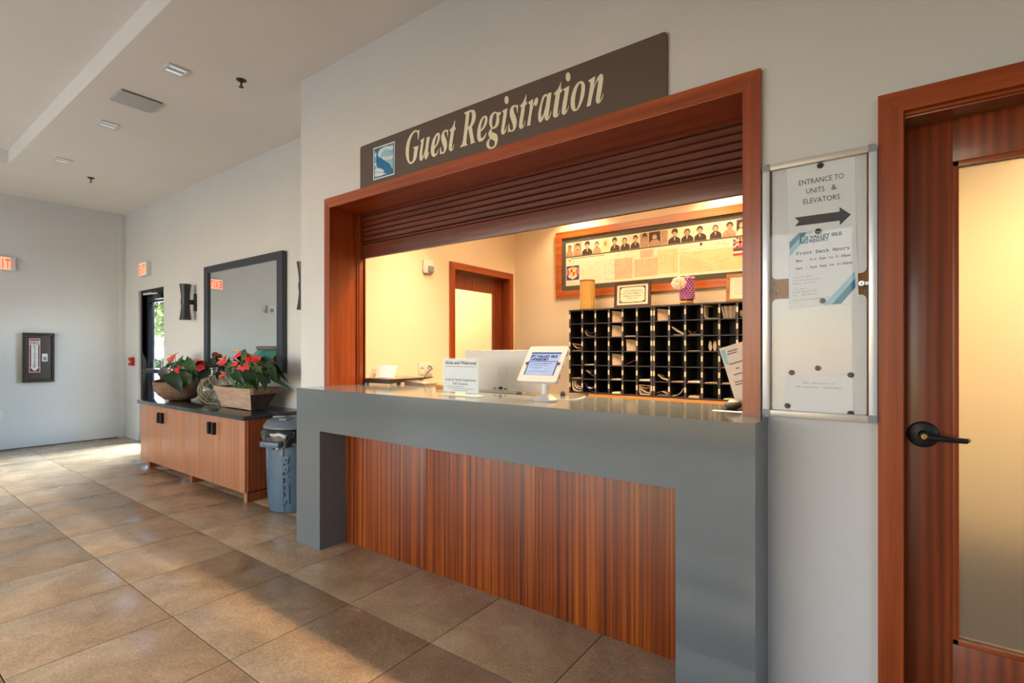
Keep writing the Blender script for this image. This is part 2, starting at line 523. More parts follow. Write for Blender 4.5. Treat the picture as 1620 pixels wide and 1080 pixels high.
BASE = {}

def mesh_of(b, name, off=Vector((0, 0, 0))):
    me = bpy.data.meshes.new(name)
    me.from_pydata([tuple(v - off) for v in b.v], [], b.f)
    order = []
    for m in b.m:
        if m not in order: order.append(m)
    for k in order: me.materials.append(M[k])
    ix = {k: i for i, k in enumerate(order)}
    me.polygons.foreach_set('material_index', [ix[m] for m in b.m])
    bm = bmesh.new(); bm.from_mesh(me)
    bmesh.ops.remove_doubles(bm, verts=bm.verts[:], dist=1e-6)
    bmesh.ops.recalc_face_normals(bm, faces=bm.faces[:])
    bm.to_mesh(me); bm.free()
    me.polygons.foreach_set('use_smooth', [True] * len(me.polygons))
    me.set_sharp_from_angle(angle=radians(38))
    me.update()
    return me

def obj(name, b, parent=None, at=None, **kw):
    """one mesh object; vertices are world coordinates, origin = parent's base or at"""
    if parent is not None:
        off = BASE[parent.name]
    else:
        off = Vector(at) if at is not None else Vector((0, 0, 0))
    o = bpy.data.objects.new(name, mesh_of(b, name, off))
    COL.objects.link(o)
    if parent is not None:
        o.parent = parent
    else:
        o.location = off
    BASE[o.name] = off
    props(o, **kw)
    return o

def thing(name, label, cat, loc=(0, 0, 0), group=None):
    o = bpy.data.objects.new(name, None)
    COL.objects.link(o)
    o.empty_display_size = 0.05
    o.location = loc
    BASE[o.name] = Vector(loc)
    return props(o, label, cat, group)

def struct(name, b, parent=None):
    o = obj(name, b, parent)
    if parent is None: o['kind'] = 'structure'
    return o

def struct_root(name, loc=(0, 0, 0)):
    o = bpy.data.objects.new(name, None)
    COL.objects.link(o); o.location = loc
    BASE[o.name] = Vector(loc); o['kind'] = 'structure'
    return o

# ------------------------------------------------------------------ lettering
FONT_MONO = None
try:
    import os
    fp = os.path.join(bpy.utils.system_resource('DATAFILES'), 'fonts', 'DejaVuSansMono.woff2')
    FONT_MONO = bpy.data.fonts.load(fp)
except Exception:
    FONT_MONO = None
_tc = {}

def glyphs(body, font=None, bold=0.0, shear=0.0):
    key = (body, font, bold, shear)
    if key in _tc: return _tc[key]
    cu = bpy.data.curves.new('lettering', 'FONT')
    cu.body = body; cu.resolution_u = 2; cu.size = 1.0; cu.offset = bold; cu.shear = shear
    if font == 'mono' and FONT_MONO: cu.font = FONT_MONO
    o = bpy.data.objects.new('lettering', cu)
    COL.objects.link(o)
    dg = bpy.context.evaluated_depsgraph_get()
    me = o.evaluated_get(dg).to_mesh()
    vs = [v.co.copy() for v in me.vertices]; fs = [list(p.vertices) for p in me.polygons]
    o.evaluated_get(dg).to_mesh_clear()
    bpy.data.objects.remove(o); bpy.data.curves.remove(cu)
    x0 = min(v.x for v in vs); x1 = max(v.x for v in vs)
    _tc[key] = (vs, fs, x0, x1)
    return _tc[key]

def text(b, body, fn, u0, u1, base, cap, m, font=None, bold=0.0, shear=0.0, tilt=0.0):
    """flat lettering between u0 and u1, capital height cap, mapped by fn(u, v)"""
    vs, fs, x0, x1 = glyphs(body, font, bold, shear)
    k = (u1 - u0) / (x1 - x0); kv = cap / 0.73
    b.add([fn(u0 + (v.x - x0) * k, base + v.y * kv + tilt * (v.x - x0) * k) for v in vs], fs, m)

def quad(b, fn, u0, u1, v0, v1, m):
    b.add([fn(u0, v0), fn(u1, v0), fn(u1, v1), fn(u0, v1)], [(0, 1, 2, 3)], m)

def upoly(b, fn, pts, m):
    b.poly([[fn(u, v) for u, v in pts]], m)

def rrect(x0, x1, z0, z1, r, n=5):
    pts = []
    for cx, cz, a0 in ((x1 - r, z1 - r, 0), (x0 + r, z1 - r, 90), (x0 + r, z0 + r, 180), (x1 - r, z0 + r, 270)):
        for i in range(n + 1):
            a = radians(a0 + 90 * i / n)
            pts.append((cx + r * cos(a), cz + r * sin(a)))
    return pts
# outlines and root-to-tip positions, millimetres in the room
LETTERS=[[[(-2341,2739),(-2346,2734),(-2354,2731),(-2367,2738),(-2380,2742),(-2396,2740),(-2413,2733),(-2429,2720),(-2445,2704),(-2458,2682),(-2465,2658),(-2469,2629),(-2467,2602),(-2460,2576),(-2448,2554),(-2434,2540),(-2421,2535),(-2404,2537),(-2386,2546),(-2371,2560),(-2368,2570),(-2361,2600),(-2354,2629),(-2347,2636),(-2402,2637),(-2398,2631),(-2388,2627),(-2393,2603),(-2398,2573),(-2402,2557),(-2410,2550),(-2421,2547),(-2430,2554),(-2436,2569),(-2439,2599),(-2438,2629),(-2434,2658),(-2425,2686),(-2413,2709),(-2398,2724),(-2383,2731),(-2370,2729),(-2362,2720),(-2358,2704),(-2358,2682),(-2353,2675),(-2348,2689),(-2346,2707)]],[[(-2335,2663),(-2300,2674),(-2304,2652),(-2317,2593),(-2319,2564),(-2315,2558),(-2304,2572),(-2291,2602),(-2278,2660),(-2281,2668),(-2251,2669),(-2263,2610),(-2269,2573),(-2267,2565),(-2260,2578),(-2256,2570),(-2265,2552),(-2275,2540),(-2284,2535),(-2294,2540),(-2298,2552),(-2296,2570),(-2307,2552),(-2320,2537),(-2330,2535),(-2340,2543),(-2343,2562),(-2340,2591),(-2327,2647),(-2326,2656),(-2333,2657)]],[[(-2168,2663),(-2164,2648),(-2167,2633),(-2175,2614),(-2190,2597),(-2205,2587),(-2211,2581),(-2212,2569),(-2210,2556),(-2202,2549),(-2191,2553),(-2181,2567),(-2176,2576),(-2174,2572),(-2180,2554),(-2192,2541),(-2207,2535),(-2222,2536),(-2235,2547),(-2241,2567),(-2242,2590),(-2237,2614),(-2227,2639),(-2212,2659),(-2195,2672),(-2180,2675),(-2172,2672)],[(-2186,2661),(-2195,2652),(-2203,2635),(-2209,2615),(-2210,2597),(-2200,2605),(-2191,2618),(-2185,2637),(-2181,2653),(-2182,2659)]],[[(-2095,2674),(-2097,2661),(-2098,2630),(-2102,2632),(-2105,2649),(-2111,2663),(-2121,2667),(-2128,2662),(-2128,2652),(-2121,2634),(-2111,2616),(-2106,2597),(-2104,2579),(-2109,2559),(-2121,2542),(-2133,2536),(-2145,2537),(-2153,2541),(-2160,2537),(-2165,2540),(-2162,2582),(-2157,2581),(-2155,2563),(-2149,2549),(-2141,2545),(-2133,2549),(-2130,2559),(-2133,2573),(-2141,2591),(-2149,2611),(-2154,2630),(-2153,2649),(-2145,2665),(-2133,2674),(-2121,2676),(-2111,2674),(-2102,2670)]],[[(-2042,2713),(-2040,2706),(-2044,2672),(-2035,2670),(-2035,2663),(-2039,2655),(-2047,2654),(-2064,2569),(-2067,2549),(-2064,2545),(-2054,2558),(-2050,2573),(-2047,2569),(-2052,2551),(-2061,2539),(-2073,2536),(-2084,2541),(-2090,2551),(-2091,2569),(-2085,2599),(-2073,2655),(-2083,2657),(-2085,2663),(-2076,2670),(-2064,2675),(-2052,2691),(-2045,2709)]],[[(-1969,2736),(-1943,2739),(-1918,2739),(-1900,2735),(-1887,2725),(-1879,2706),(-1879,2686),(-1885,2667),(-1896,2650),(-1909,2640),(-1901,2599),(-1892,2556),(-1889,2547),(-1882,2548),(-1882,2543),(-1920,2542),(-1922,2546),(-1917,2550),(-1919,2559),(-1927,2595),(-1937,2634),(-1941,2635),(-1947,2597),(-1953,2561),(-1949,2549),(-1942,2546),(-1943,2541),(-2002,2542),(-2000,2547),(-1986,2555),(-1978,2577),(-1967,2639),(-1956,2708),(-1956,2722),(-1961,2730),(-1968,2730)],[(-1927,2726),(-1919,2729),(-1911,2723),(-1908,2705),(-1910,2682),(-1917,2662),(-1929,2648),(-1939,2648),(-1933,2685)]],[[(-1809,2677),(-1798,2670),(-1793,2657),(-1794,2641),(-1800,2625),(-1813,2610),(-1828,2599),(-1843,2594),(-1844,2578),(-1841,2560),(-1835,2554),(-1824,2558),(-1811,2568),(-1802,2578),(-1800,2574),(-1805,2561),(-1817,2546),(-1832,2538),(-1850,2538),(-1861,2543),(-1868,2560),(-1870,2581),(-1867,2610),(-1858,2638),(-1845,2661),(-1828,2675)],[(-1815,2668),(-1824,2662),(-1835,2644),(-1841,2624),(-1843,2604),(-1830,2614),(-1820,2628),(-1812,2649),(-1810,2662)]],[[(-1698,2667),(-1699,2653),(-1706,2652),(-1711,2648),(-1708,2628),(-1711,2609),(-1719,2595),(-1731,2587),(-1748,2585),(-1756,2588),(-1761,2586),(-1764,2579),(-1762,2572),(-1750,2565),(-1733,2556),(-1723,2544),(-1719,2527),(-1721,2508),(-1729,2490),(-1744,2479),(-1762,2476),(-1781,2481),(-1796,2493),(-1802,2508),(-1800,2520),(-1792,2531),(-1779,2540),(-1774,2541),(-1783,2552),(-1787,2567),(-1783,2580),(-1771,2590),(-1766,2593),(-1775,2605),(-1781,2621),(-1781,2641),(-1775,2662),(-1762,2675),(-1746,2680),(-1733,2677),(-1723,2669)],[(-1737,2670),(-1748,2666),(-1756,2650),(-1760,2629),(-1759,2605),(-1755,2596),(-1746,2596),(-1737,2606),(-1731,2627),(-1728,2649),(-1730,2665)],[(-1773,2535),(-1760,2529),(-1748,2521),(-1741,2512),(-1741,2498),(-1752,2487),(-1767,2487),(-1777,2495),(-1783,2508),(-1781,2522),(-1777,2532)]],[[(-1689,2668),(-1653,2676),(-1657,2646),(-1672,2573),(-1674,2557),(-1671,2552),(-1662,2564),(-1658,2579),(-1655,2575),(-1658,2558),(-1668,2543),(-1680,2536),(-1690,2539),(-1696,2548),(-1697,2563),(-1692,2591),(-1680,2649),(-1681,2660),(-1687,2663)]],[[(-1645,2716),(-1646,2707),(-1649,2701),(-1655,2698),(-1661,2698),(-1666,2703),(-1671,2711),(-1673,2720),(-1673,2729),(-1671,2737),(-1666,2742),(-1661,2743),(-1655,2740),(-1649,2734),(-1646,2726)]],[[(-1581,2675),(-1582,2662),(-1585,2631),(-1588,2630),(-1590,2648),(-1594,2664),(-1603,2668),(-1611,2664),(-1612,2651),(-1606,2634),(-1596,2612),(-1590,2591),(-1590,2575),(-1594,2558),(-1604,2543),(-1618,2537),(-1630,2539),(-1638,2543),(-1645,2538),(-1649,2542),(-1645,2587),(-1642,2586),(-1639,2569),(-1634,2552),(-1626,2545),(-1618,2546),(-1614,2555),(-1616,2571),(-1624,2594),(-1634,2619),(-1638,2639),(-1636,2658),(-1628,2672),(-1616,2678),(-1602,2677),(-1592,2672),(-1586,2671)]],[[(-1527,2712),(-1526,2705),(-1531,2672),(-1522,2671),(-1524,2658),(-1534,2657),(-1550,2571),(-1552,2553),(-1549,2549),(-1540,2562),(-1536,2577),(-1534,2573),(-1538,2555),(-1548,2541),(-1561,2536),(-1571,2542),(-1576,2554),(-1574,2574),(-1567,2610),(-1557,2655),(-1567,2654),(-1568,2662),(-1557,2670),(-1548,2677),(-1536,2696),(-1529,2711)]],[[(-1515,2665),(-1484,2676),(-1485,2659),(-1489,2632),(-1482,2650),(-1472,2669),(-1462,2677),(-1455,2671),(-1452,2657),(-1457,2640),(-1465,2631),(-1472,2634),(-1473,2643),(-1477,2643),(-1484,2632),(-1491,2611),(-1497,2579),(-1502,2540),(-1523,2543),(-1518,2569),(-1506,2622),(-1504,2646),(-1508,2657),(-1515,2661)]],[[(-1409,2678),(-1400,2675),(-1394,2667),(-1392,2676),(-1370,2675),(-1373,2650),(-1386,2576),(-1389,2557),(-1386,2552),(-1379,2565),(-1373,2580),(-1371,2576),(-1375,2559),(-1386,2542),(-1398,2537),(-1407,2542),(-1411,2551),(-1413,2566),(-1422,2549),(-1432,2540),(-1442,2539),(-1450,2549),(-1453,2567),(-1451,2591),(-1443,2622),(-1432,2653),(-1422,2672)],[(-1405,2668),(-1414,2660),(-1423,2641),(-1430,2612),(-1434,2583),(-1432,2563),(-1427,2564),(-1416,2584),(-1405,2617),(-1399,2649),(-1399,2663)]],[[(-1312,2713),(-1312,2708),(-1315,2675),(-1307,2674),(-1309,2659),(-1318,2658),(-1332,2577),(-1335,2554),(-1332,2550),(-1324,2561),(-1321,2574),(-1319,2570),(-1324,2554),(-1333,2541),(-1346,2538),(-1356,2543),(-1361,2553),(-1361,2570),(-1356,2599),(-1344,2655),(-1353,2656),(-1355,2663),(-1346,2670),(-1333,2679),(-1321,2696),(-1314,2712)]],[[(-1302,2669),(-1266,2677),(-1268,2653),(-1282,2577),(-1285,2561),(-1282,2555),(-1273,2566),(-1270,2579),(-1268,2576),(-1272,2560),(-1282,2545),(-1295,2538),(-1306,2544),(-1310,2556),(-1308,2576),(-1302,2607),(-1292,2651),(-1293,2659),(-1297,2664),(-1302,2665)]],[[(-1258,2719),(-1260,2710),(-1263,2703),(-1268,2700),(-1274,2701),(-1280,2705),(-1284,2713),(-1286,2723),(-1286,2732),(-1284,2740),(-1280,2745),(-1274,2746),(-1268,2744),(-1263,2737),(-1260,2728)]],[[(-1196,2679),(-1184,2669),(-1177,2653),(-1176,2631),(-1181,2603),(-1191,2577),(-1204,2555),(-1218,2542),(-1233,2539),(-1245,2545),(-1254,2559),(-1258,2579),(-1257,2608),(-1250,2633),(-1240,2656),(-1225,2673),(-1210,2680)],[(-1205,2670),(-1213,2665),(-1223,2645),(-1230,2618),(-1234,2590),(-1233,2563),(-1228,2547),(-1222,2550),(-1212,2569),(-1204,2598),(-1198,2631),(-1197,2657),(-1200,2667)]],[[(-1158,2669),(-1121,2679),(-1124,2657),(-1129,2625),(-1122,2643),(-1111,2665),(-1098,2678),(-1089,2680),(-1081,2672),(-1078,2657),(-1081,2633),(-1092,2574),(-1096,2557),(-1093,2553),(-1086,2564),(-1080,2583),(-1077,2579),(-1081,2562),(-1091,2548),(-1103,2540),(-1113,2544),(-1118,2555),(-1118,2570),(-1114,2592),(-1105,2643),(-1105,2650),(-1109,2653),(-1117,2642),(-1127,2621),(-1135,2592),(-1146,2544),(-1168,2543),(-1162,2569),(-1149,2637),(-1148,2655),(-1152,2661),(-1158,2663)]]]
EMBLEM={'border':[(-2793,2724),(-2575,2720),(-2579,2503),(-2793,2506)],'deep':[(-2784,2715),(-2583,2711),(-2587,2511),(-2784,2514)],'light':[(-2776,2706),(-2591,2704),(-2594,2520),(-2776,2521)],'whale':[(-2781,2710),(-2723,2708),(-2727,2698),(-2742,2688),(-2747,2670),(-2737,2652),(-2718,2640),(-2710,2643),(-2696,2627),(-2660,2604),(-2627,2584),(-2613,2566),(-2602,2548),(-2588,2535),(-2588,2512),(-2632,2515),(-2677,2532),(-2679,2547),(-2698,2562),(-2723,2573),(-2747,2583),(-2759,2603),(-2764,2630),(-2761,2652),(-2757,2673),(-2759,2689),(-2771,2697),(-2780,2704)],'w1':[(-2718,2697),(-2684,2708),(-2651,2706),(-2618,2694),(-2591,2693),(-2591,2672),(-2623,2671),(-2656,2684),(-2684,2687),(-2708,2674),(-2723,2652),(-2735,2653),(-2744,2670),(-2737,2684)],'w2':[(-2701,2641),(-2679,2646),(-2642,2634),(-2609,2630),(-2591,2635),(-2592,2613),(-2613,2609),(-2651,2613),(-2679,2621),(-2696,2631)],'w3':[(-2776,2569),(-2757,2578),(-2723,2573),(-2694,2559),(-2679,2545),(-2694,2544),(-2727,2552),(-2776,2558)],'w4':[(-2776,2550),(-2723,2543),(-2696,2536),(-2679,2530),(-2696,2522),(-2723,2520),(-2776,2532)],'w5':[(-2780,2683),(-2759,2680),(-2764,2665),(-2780,2659)],'w6':[(-2780,2618),(-2761,2617),(-2759,2600),(-2780,2602)]}
PLANT1=[(-6846,2500,1295,-7125,2480,1252,'f',0.55),(-6345,2480,1211,-6093,2460,1282,'f',0.7),(-6270,2460,1192,-5953,2440,1169,'f',0.6),(-6377,2360,1168,-6306,2340,1100,'f',1.1),(-6833,2500,1204,-6935,2480,1197,'f',0.7),(-6794,2420,1126,-6790,2400,1090,'f',0.8),(-6896,2480,1187,-7393,2460,1042,'d',0.42),(-6837,2440,1082,-7160,2420,1000,'d',0.4),(-6953,2520,1224,-7183,2500,1196,'d',0.45),(-6519,2340,1104,-6317,2320,966,'d',0.85),(-6054,2340,1111,-6128,2320,944,'d',0.8),(-6745,2520,1173,-6686,2500,1288,'l',0.75),(-6572,2540,1217,-6557,2520,1284,'l',0.7),(-6303,2400,1148,-6066,2380,1104,'d',0.7),(-6514,2480,1183,-6572,2460,1266,'l',0.7),(-6129,2500,1184,-5919,2480,1061,'d',0.75),(-6087,2460,1086,-6048,2440,1007,'d',0.9),(-6094,2400,1123,-6010,2380,1033,'d',0.7),(-6777,2400,1064,-6630,2380,996,'d',0.6),(-6576,2420,1193,-6648,2400,1109,'d',0.8),(-6298,2380,1148,-6293,2360,1049,'d',0.8),(-6468,2500,1193,-6274,2480,1207,'l',0.6),(-6450,2540,1141,-6144,2520,1178,'d',0.5),(-6479,2580,1139,-6128,2560,1177,'d',0.6),(-6439,2418,1118,-6408,2398,1073,'d',0.8294887607719297),(-6240,2379,1230,-6190,2359,1179,'l',0.6265458231078825),(-6270,2383,1056,-6145,2363,1000,'d',0.6774624893248838),(-6783,2453,1200,-6751,2433,1151,'l',0.7679253641291183),(-6808,2497,1136,-6896,2477,1082,'l',0.7369097173967635),(-6617,2436,1047,-6596,2416,976,'d',0.703486510782933),(-6482,2357,1181,-6571,2337,1141,'l',0.6115804997508781),(-6857,2520,1169,-6857,2500,1114,'l',0.6488933735833289),(-6741,2477,1115,-6737,2457,1061,'d',0.6801672258124355),(-6989,2480,1168,-7069,2460,1154,'l',0.7538580187821743),(-6565,2469,1087,-6554,2449,1043,'d',0.8239819447779556),(-6381,2514,1167,-6208,2494,1159,'l',0.7938098588062871),(-6688,2383,1087,-6707,2363,1040,'d',0.711035559870294),(-6144,2358,1111,-6008,2338,1090,'d',0.6423917609549887),(-6412,2422,1199,-6407,2402,1127,'l',0.6519792104393582),(-6221,2357,1144,-6188,2337,1098,'d',0.7226669039254358),(-6449,2420,1042,-6467,2400,979,'d',0.8469143461440902),(-6550,2392,1137,-6621,2372,1107,'d',0.8223251041543427),(-6234,2385,1207,-6216,2365,1158,'l',0.6578666635176813),(-6627,2518,1162,-6605,2498,1099,'l',0.7007405164889157),(-6066,2366,1198,-5925,2346,1158,'l',0.6527303236162806),(-6363,2486,1213,-6180,2466,1185,'l',0.7606234802213258),(-6573,2507,1205,-6467,2487,1157,'l',0.8390697644956231),(-6321,2503,1099,-6182,2483,1077,'d',0.6319081968941171),(-6220,2447,1164,-6079,2427,1117,'l',0.7866236392478013),(-6515,2499,1159,-6476,2479,1114,'l',0.6289724923591746),(-6233,2384,1230,-6073,2364,1179,'l',0.7678704481726101),(-6459,2354,1063,-6440,2334,1005,'d',0.608545787437683),(-6652,2412,1178,-6621,2392,1129,'l',0.7918948718888157),(-6539,2442,1143,-6456,2422,1098,'l',0.695289506400661),(-6264,2366,1198,-6246,2346,1127,'l',0.6286127811591241),(-6904,2482,1202,-6980,2462,1146,'l',0.6167294677879521),(-6515,2486,1168,-6452,2466,1110,'l',0.6418442420132513),(-6412,2442,1170,-6377,2422,1116,'l',0.8260180842222256),(-6595,2472,1144,-6577,2452,1085,'l',0.7210623635469181),(-6555,2518,1119,-6377,2498,1079,'d',0.7566751394452387),(-6819,2505,1206,-6826,2485,1148,'l',0.6764126012786046),(-6380,2481,1210,-6247,2461,1177,'l',0.6905448887234478),(-6409,2380,1172,-6495,2360,1131,'l',0.8254783249265029),(-6653,2418,1086,-6671,2398,1046,'d',0.8340470196759056),(-6147,2353,1083,-6066,2333,1044,'d',0.8373480419712878),(-6362,2449,1223,-6250,2429,1182,'l',0.7238102720324091),(-6927,2461,1180,-6928,2441,1133,'l',0.7688491290180499),(-6459,2419,1221,-6320,2399,1159,'l',0.7497585312229277)]
PLANT2=[(-5476,2460,1267,-5689,2440,1216,'f',0.5),(-5168,2480,1349,-5408,2460,1271,'f',0.28),(-4830,2380,1285,-4823,2360,1230,'f',1.2),(-4688,2380,1274,-4665,2360,1229,'f',1.2),(-5091,2500,1304,-4876,2480,1292,'f',0.35),(-5133,2420,1242,-5270,2400,1198,'f',0.5),(-4942,2380,1209,-5060,2360,1173,'f',0.6),(-4942,2380,1207,-4798,2360,1180,'f',0.7),(-4760,2400,1212,-4582,2380,1207,'f',0.4),(-5343,2400,1127,-5473,2380,1094,'f',0.5),(-5285,2400,1178,-5256,2380,1148,'f',0.6),(-4882,2440,1288,-4700,2420,1277,'f',0.5),(-5059,2480,1322,-5246,2460,1230,'l',0.6),(-5585,2500,1196,-5540,2480,1255,'l',0.7),(-5482,2500,1201,-5442,2480,1256,'l',0.75),(-5269,2440,1200,-5515,2420,1140,'l',0.5),(-5185,2380,1145,-5314,2360,1051,'d',0.7),(-5026,2340,1141,-4886,2320,1074,'d',0.7),(-4791,2480,1250,-4411,2460,1185,'d',0.32),(-4665,2440,1218,-4415,2420,1154,'d',0.45),(-4545,2440,1183,-4423,2420,1109,'d',0.55),(-4566,2460,1117,-4353,2440,1080,'d',0.4),(-4595,2420,1166,-4502,2400,1067,'d',0.55),(-4606,2380,1146,-4465,2360,1062,'d',0.7),(-4674,2340,1159,-4577,2320,1080,'d',0.7),(-4816,2340,1155,-4691,2320,1080,'d',0.7),(-4988,2360,1055,-4999,2340,994,'d',0.5),(-4801,2520,1236,-4847,2500,1297,'l',0.7),(-5646,2500,1130,-5797,2480,1064,'d',0.5),(-5265,2540,1257,-5114,2520,1322,'l',0.6),(-4819,2400,1204,-4933,2380,1151,'l',0.8),(-4766,2477,1209,-4664,2457,1176,'l',0.8491122921032531),(-4770,2440,1198,-4702,2420,1156,'l',0.6032958281250362),(-5031,2532,1108,-4943,2512,1067,'d',0.7558073163552643),(-4987,2473,1151,-4889,2453,1093,'d',0.6780592149314547),(-4932,2502,1145,-4882,2482,1080,'d',0.6371817609742283),(-5046,2486,1122,-4909,2466,1085,'d',0.7367838135231948),(-4657,2375,1183,-4559,2355,1160,'l',0.6791295954621284),(-5010,2489,1152,-4869,2469,1113,'d',0.7828316005863194),(-5317,2488,1227,-5295,2468,1169,'l',0.7809266281883082),(-5127,2382,1182,-5159,2362,1141,'l',0.6420086740765993),(-4807,2426,1195,-4740,2406,1135,'l',0.6967013855686801),(-4924,2396,1163,-4788,2376,1121,'d',0.6391685089393822),(-4850,2492,1226,-4781,2472,1177,'l',0.6462737975371439),(-4763,2435,1242,-4661,2415,1187,'l',0.81187687138575),(-4776,2422,1221,-4741,2402,1157,'l',0.761712126493155),(-4866,2516,1202,-4815,2496,1158,'l',0.7654875587504988),(-5287,2522,1080,-5291,2502,1017,'d',0.8232988817915978),(-4913,2538,1208,-4802,2518,1169,'l',0.68826484890339),(-4616,2412,1143,-4508,2392,1106,'d',0.6502121610119198),(-4825,2536,1135,-4724,2516,1112,'d',0.8066712525205452),(-4839,2373,1171,-4759,2353,1121,'l',0.7832570209604495),(-4813,2497,1156,-4723,2477,1100,'d',0.8039792593243758),(-5242,2536,1110,-5224,2516,1058,'d',0.7885102493886429),(-4842,2444,1198,-4751,2424,1147,'l',0.6437173046445639),(-4581,2439,1166,-4440,2419,1149,'d',0.7568800693893605),(-4721,2375,1207,-4618,2355,1168,'l',0.6658927031027186),(-5269,2538,1076,-5272,2518,1039,'d',0.641497678719841),(-4856,2455,1150,-4736,2435,1104,'d',0.6285054457290008),(-5273,2513,1111,-5196,2493,1069,'d',0.6285010147793975),(-4655,2383,1181,-4553,2363,1130,'l',0.811697434994503),(-4748,2405,1112,-4719,2385,1071,'d',0.6087137810767893),(-5276,2538,1116,-5204,2518,1068,'d',0.6429686787639325),(-4757,2380,1096,-4641,2360,1047,'d',0.825890437628886),(-4971,2393,1229,-4900,2373,1188,'l',0.7196934796895278),(-5397,2499,1172,-5444,2479,1118,'l',0.6094704910763191),(-4941,2476,1138,-4905,2456,1094,'d',0.6860184978389984),(-5416,2537,1099,-5395,2517,1048,'d',0.6531526096560012),(-4841,2455,1163,-4727,2435,1112,'d',0.6103388278757502),(-5114,2449,1097,-5147,2429,1061,'d',0.6889809373875175),(-5098,2441,1154,-5132,2421,1104,'d',0.6287255092160896),(-5098,2460,1105,-5020,2440,1041,'d',0.6452753786650518),(-5227,2444,1202,-5220,2424,1165,'l',0.8000785592669488),(-4893,2423,1158,-4892,2403,1111,'d',0.7586002677156463),(-5037,2529,1122,-4932,2509,1065,'d',0.6645015362591045),(-5049,2403,1116,-5067,2383,1057,'d',0.7177945990649559),(-4780,2491,1117,-4697,2471,1084,'d',0.749221192743726),(-4736,2503,1146,-4577,2483,1133,'d',0.7511386523939837),(-5090,2406,1174,-5153,2386,1131,'l',0.7181207946693422),(-5043,2441,1098,-4977,2421,1055,'d',0.6006635698426045),(-5256,2384,1175,-5310,2364,1147,'l',0.7061148565055905),(-4727,2404,1192,-4624,2384,1142,'l',0.8295552487416411),(-4633,2458,1210,-4522,2438,1187,'l',0.7060154252961622),(-4743,2463,1136,-4635,2443,1101,'d',0.7724471525515982),(-4702,2425,1153,-4608,2405,1104,'d',0.6848420852143474),(-5213,2532,1096,-5215,2512,1059,'d',0.6392631907819959),(-5055,2499,1220,-5014,2479,1171,'l',0.7311870745616037),(-5244,2481,1167,-5268,2461,1121,'l',0.7360516697650511),(-5367,2493,1186,-5404,2473,1135,'l',0.8387600870750006),(-5156,2424,1149,-5192,2404,1117,'d',0.6522703743230448),(-5346,2517,1151,-5362,2497,1108,'d',0.7993760054880078),(-5023,2376,1101,-5111,2356,1070,'d',0.6014052485050118),(-4903,2412,1170,-4844,2392,1128,'l',0.8417946134594343),(-5003,2385,1145,-4997,2365,1101,'d',0.7976779420741691),(-5017,2495,1155,-5006,2475,1104,'d',0.7394295007412253)]
# ================================================================== STRUCTURE
YW, YW2, YM, XF, ZC = 2.229, 2.516, 2.80, -9.57, 3.465

# floor: slab with one object per tile
floor = struct('floor', B().box(-9.8, 3.1, -3.6, 5.1, -0.06, -0.006, 'slab'))
_tm = None
TS = 0.61
for i in range(-9, 11):
    for j in range(-9, 2):
        x = -4.1186 + i * TS; y = 1.6566 + j * TS
        if _tm is None:
            o = obj('floor_tile', B().box(-0.3027, 0.3027, -0.3027, 0.3027, -0.012, 0.0, 'tile', 0.0012), floor)
            _tm = o.data
        else:
            o = bpy.data.objects.new('floor_tile', _tm); COL.objects.link(o); o.parent = floor
        o.location = (x + TS / 2, y + TS / 2, 0)

# walls
struct('wall_right', B()
       .box(-3.693, -3.329, YW, YW2, 0, 3.6, 'wall').box(-3.329, -0.411, YW, YW2, 0, 1.04, 'wall')
       .box(-3.329, -0.411, YW, YW2, 2.45, 3.6, 'wall').box(-0.411, 0.03, YW, YW2, 0, 3.6, 'wall')
       .box(0.03, 1.02, YW, YW2, 2.19, 3.6, 'wall').box(1.02, 3.0, YW, YW2, 0, 3.6, 'wall'))
struct('wall_mirror_side', B()
       .box(XF, -8.998, YM, 3.0, 0, 3.6, 'wall').box(-8.998, -8.05, YM, 3.0, 2.24, 3.6, 'wall')
       .box(-8.05, -3.693, YM, 3.0, 0, 3.6, 'wall'))
struct('wall_far', B().box(-9.77, XF, -3.6, 3.0, 0, 3.7, 'wall'))
struct('trim_1', B().box(XF, XF + 0.012, 2.715, YM, 0, ZC, 'wall', 0.003))
struct('base_strip_far', B().box(XF, XF + 0.004, -3.4, 2.715, 0, 0.012, 'joint'))  # thin dark strip along the foot of the far wall
WX = -0.25
struct('wall_front', B()
       .box(-9.77, -8.7, -3.6, -3.4, 0, 3.7, 'wall').box(WX, 3.2, -3.6, -3.4, 0, 3.7, 'wall')
       .box(-8.7, WX, -3.6, -3.4, 3.02, 3.7, 'wall'))
struct('window_1', B()
       .box(-8.7, WX, -3.52, -3.46, 0, 0.06, 'darkbronze').box(-8.7, WX, -3.52, -3.46, 2.96, 3.02, 'darkbronze')
       .box(-8.7, -8.64, -3.52, -3.46, 0, 3.02, 'darkbronze').box(WX - 0.06, WX, -3.52, -3.46, 0, 3.02, 'darkbronze')
       .box(-8.64, WX - 0.06, -3.494, -3.486, 0.06, 2.96, 'tinted'))
struct('wall_entry_side', B()
       .box(3.0, 3.2, -3.6, -3.0, 0, 3.7, 'wall').box(3.0, 3.2, -3.0, 0.6, 2.9, 3.7, 'wall')
       .box(3.0, 3.2, -3.0, 0.6, 0, 0.45, 'wall').box(3.0, 3.2, 0.6, 5.1, 0, 3.7, 'wall'))
struct('window_2', B()
       .box(3.06, 3.12, -3.0, 0.6, 0.45, 0.51, 'darkbronze').box(3.06, 3.12, -3.0, 0.6, 2.84, 2.9, 'darkbronze')
       .box(3.06, 3.12, -3.0, -2.94, 0.45, 2.9, 'darkbronze').box(3.06, 3.12, 0.54, 0.6, 0.45, 2.9, 'darkbronze').box(3.086, 3.094, -2.94, 0.54, 0.51, 2.84, 'tinted'))
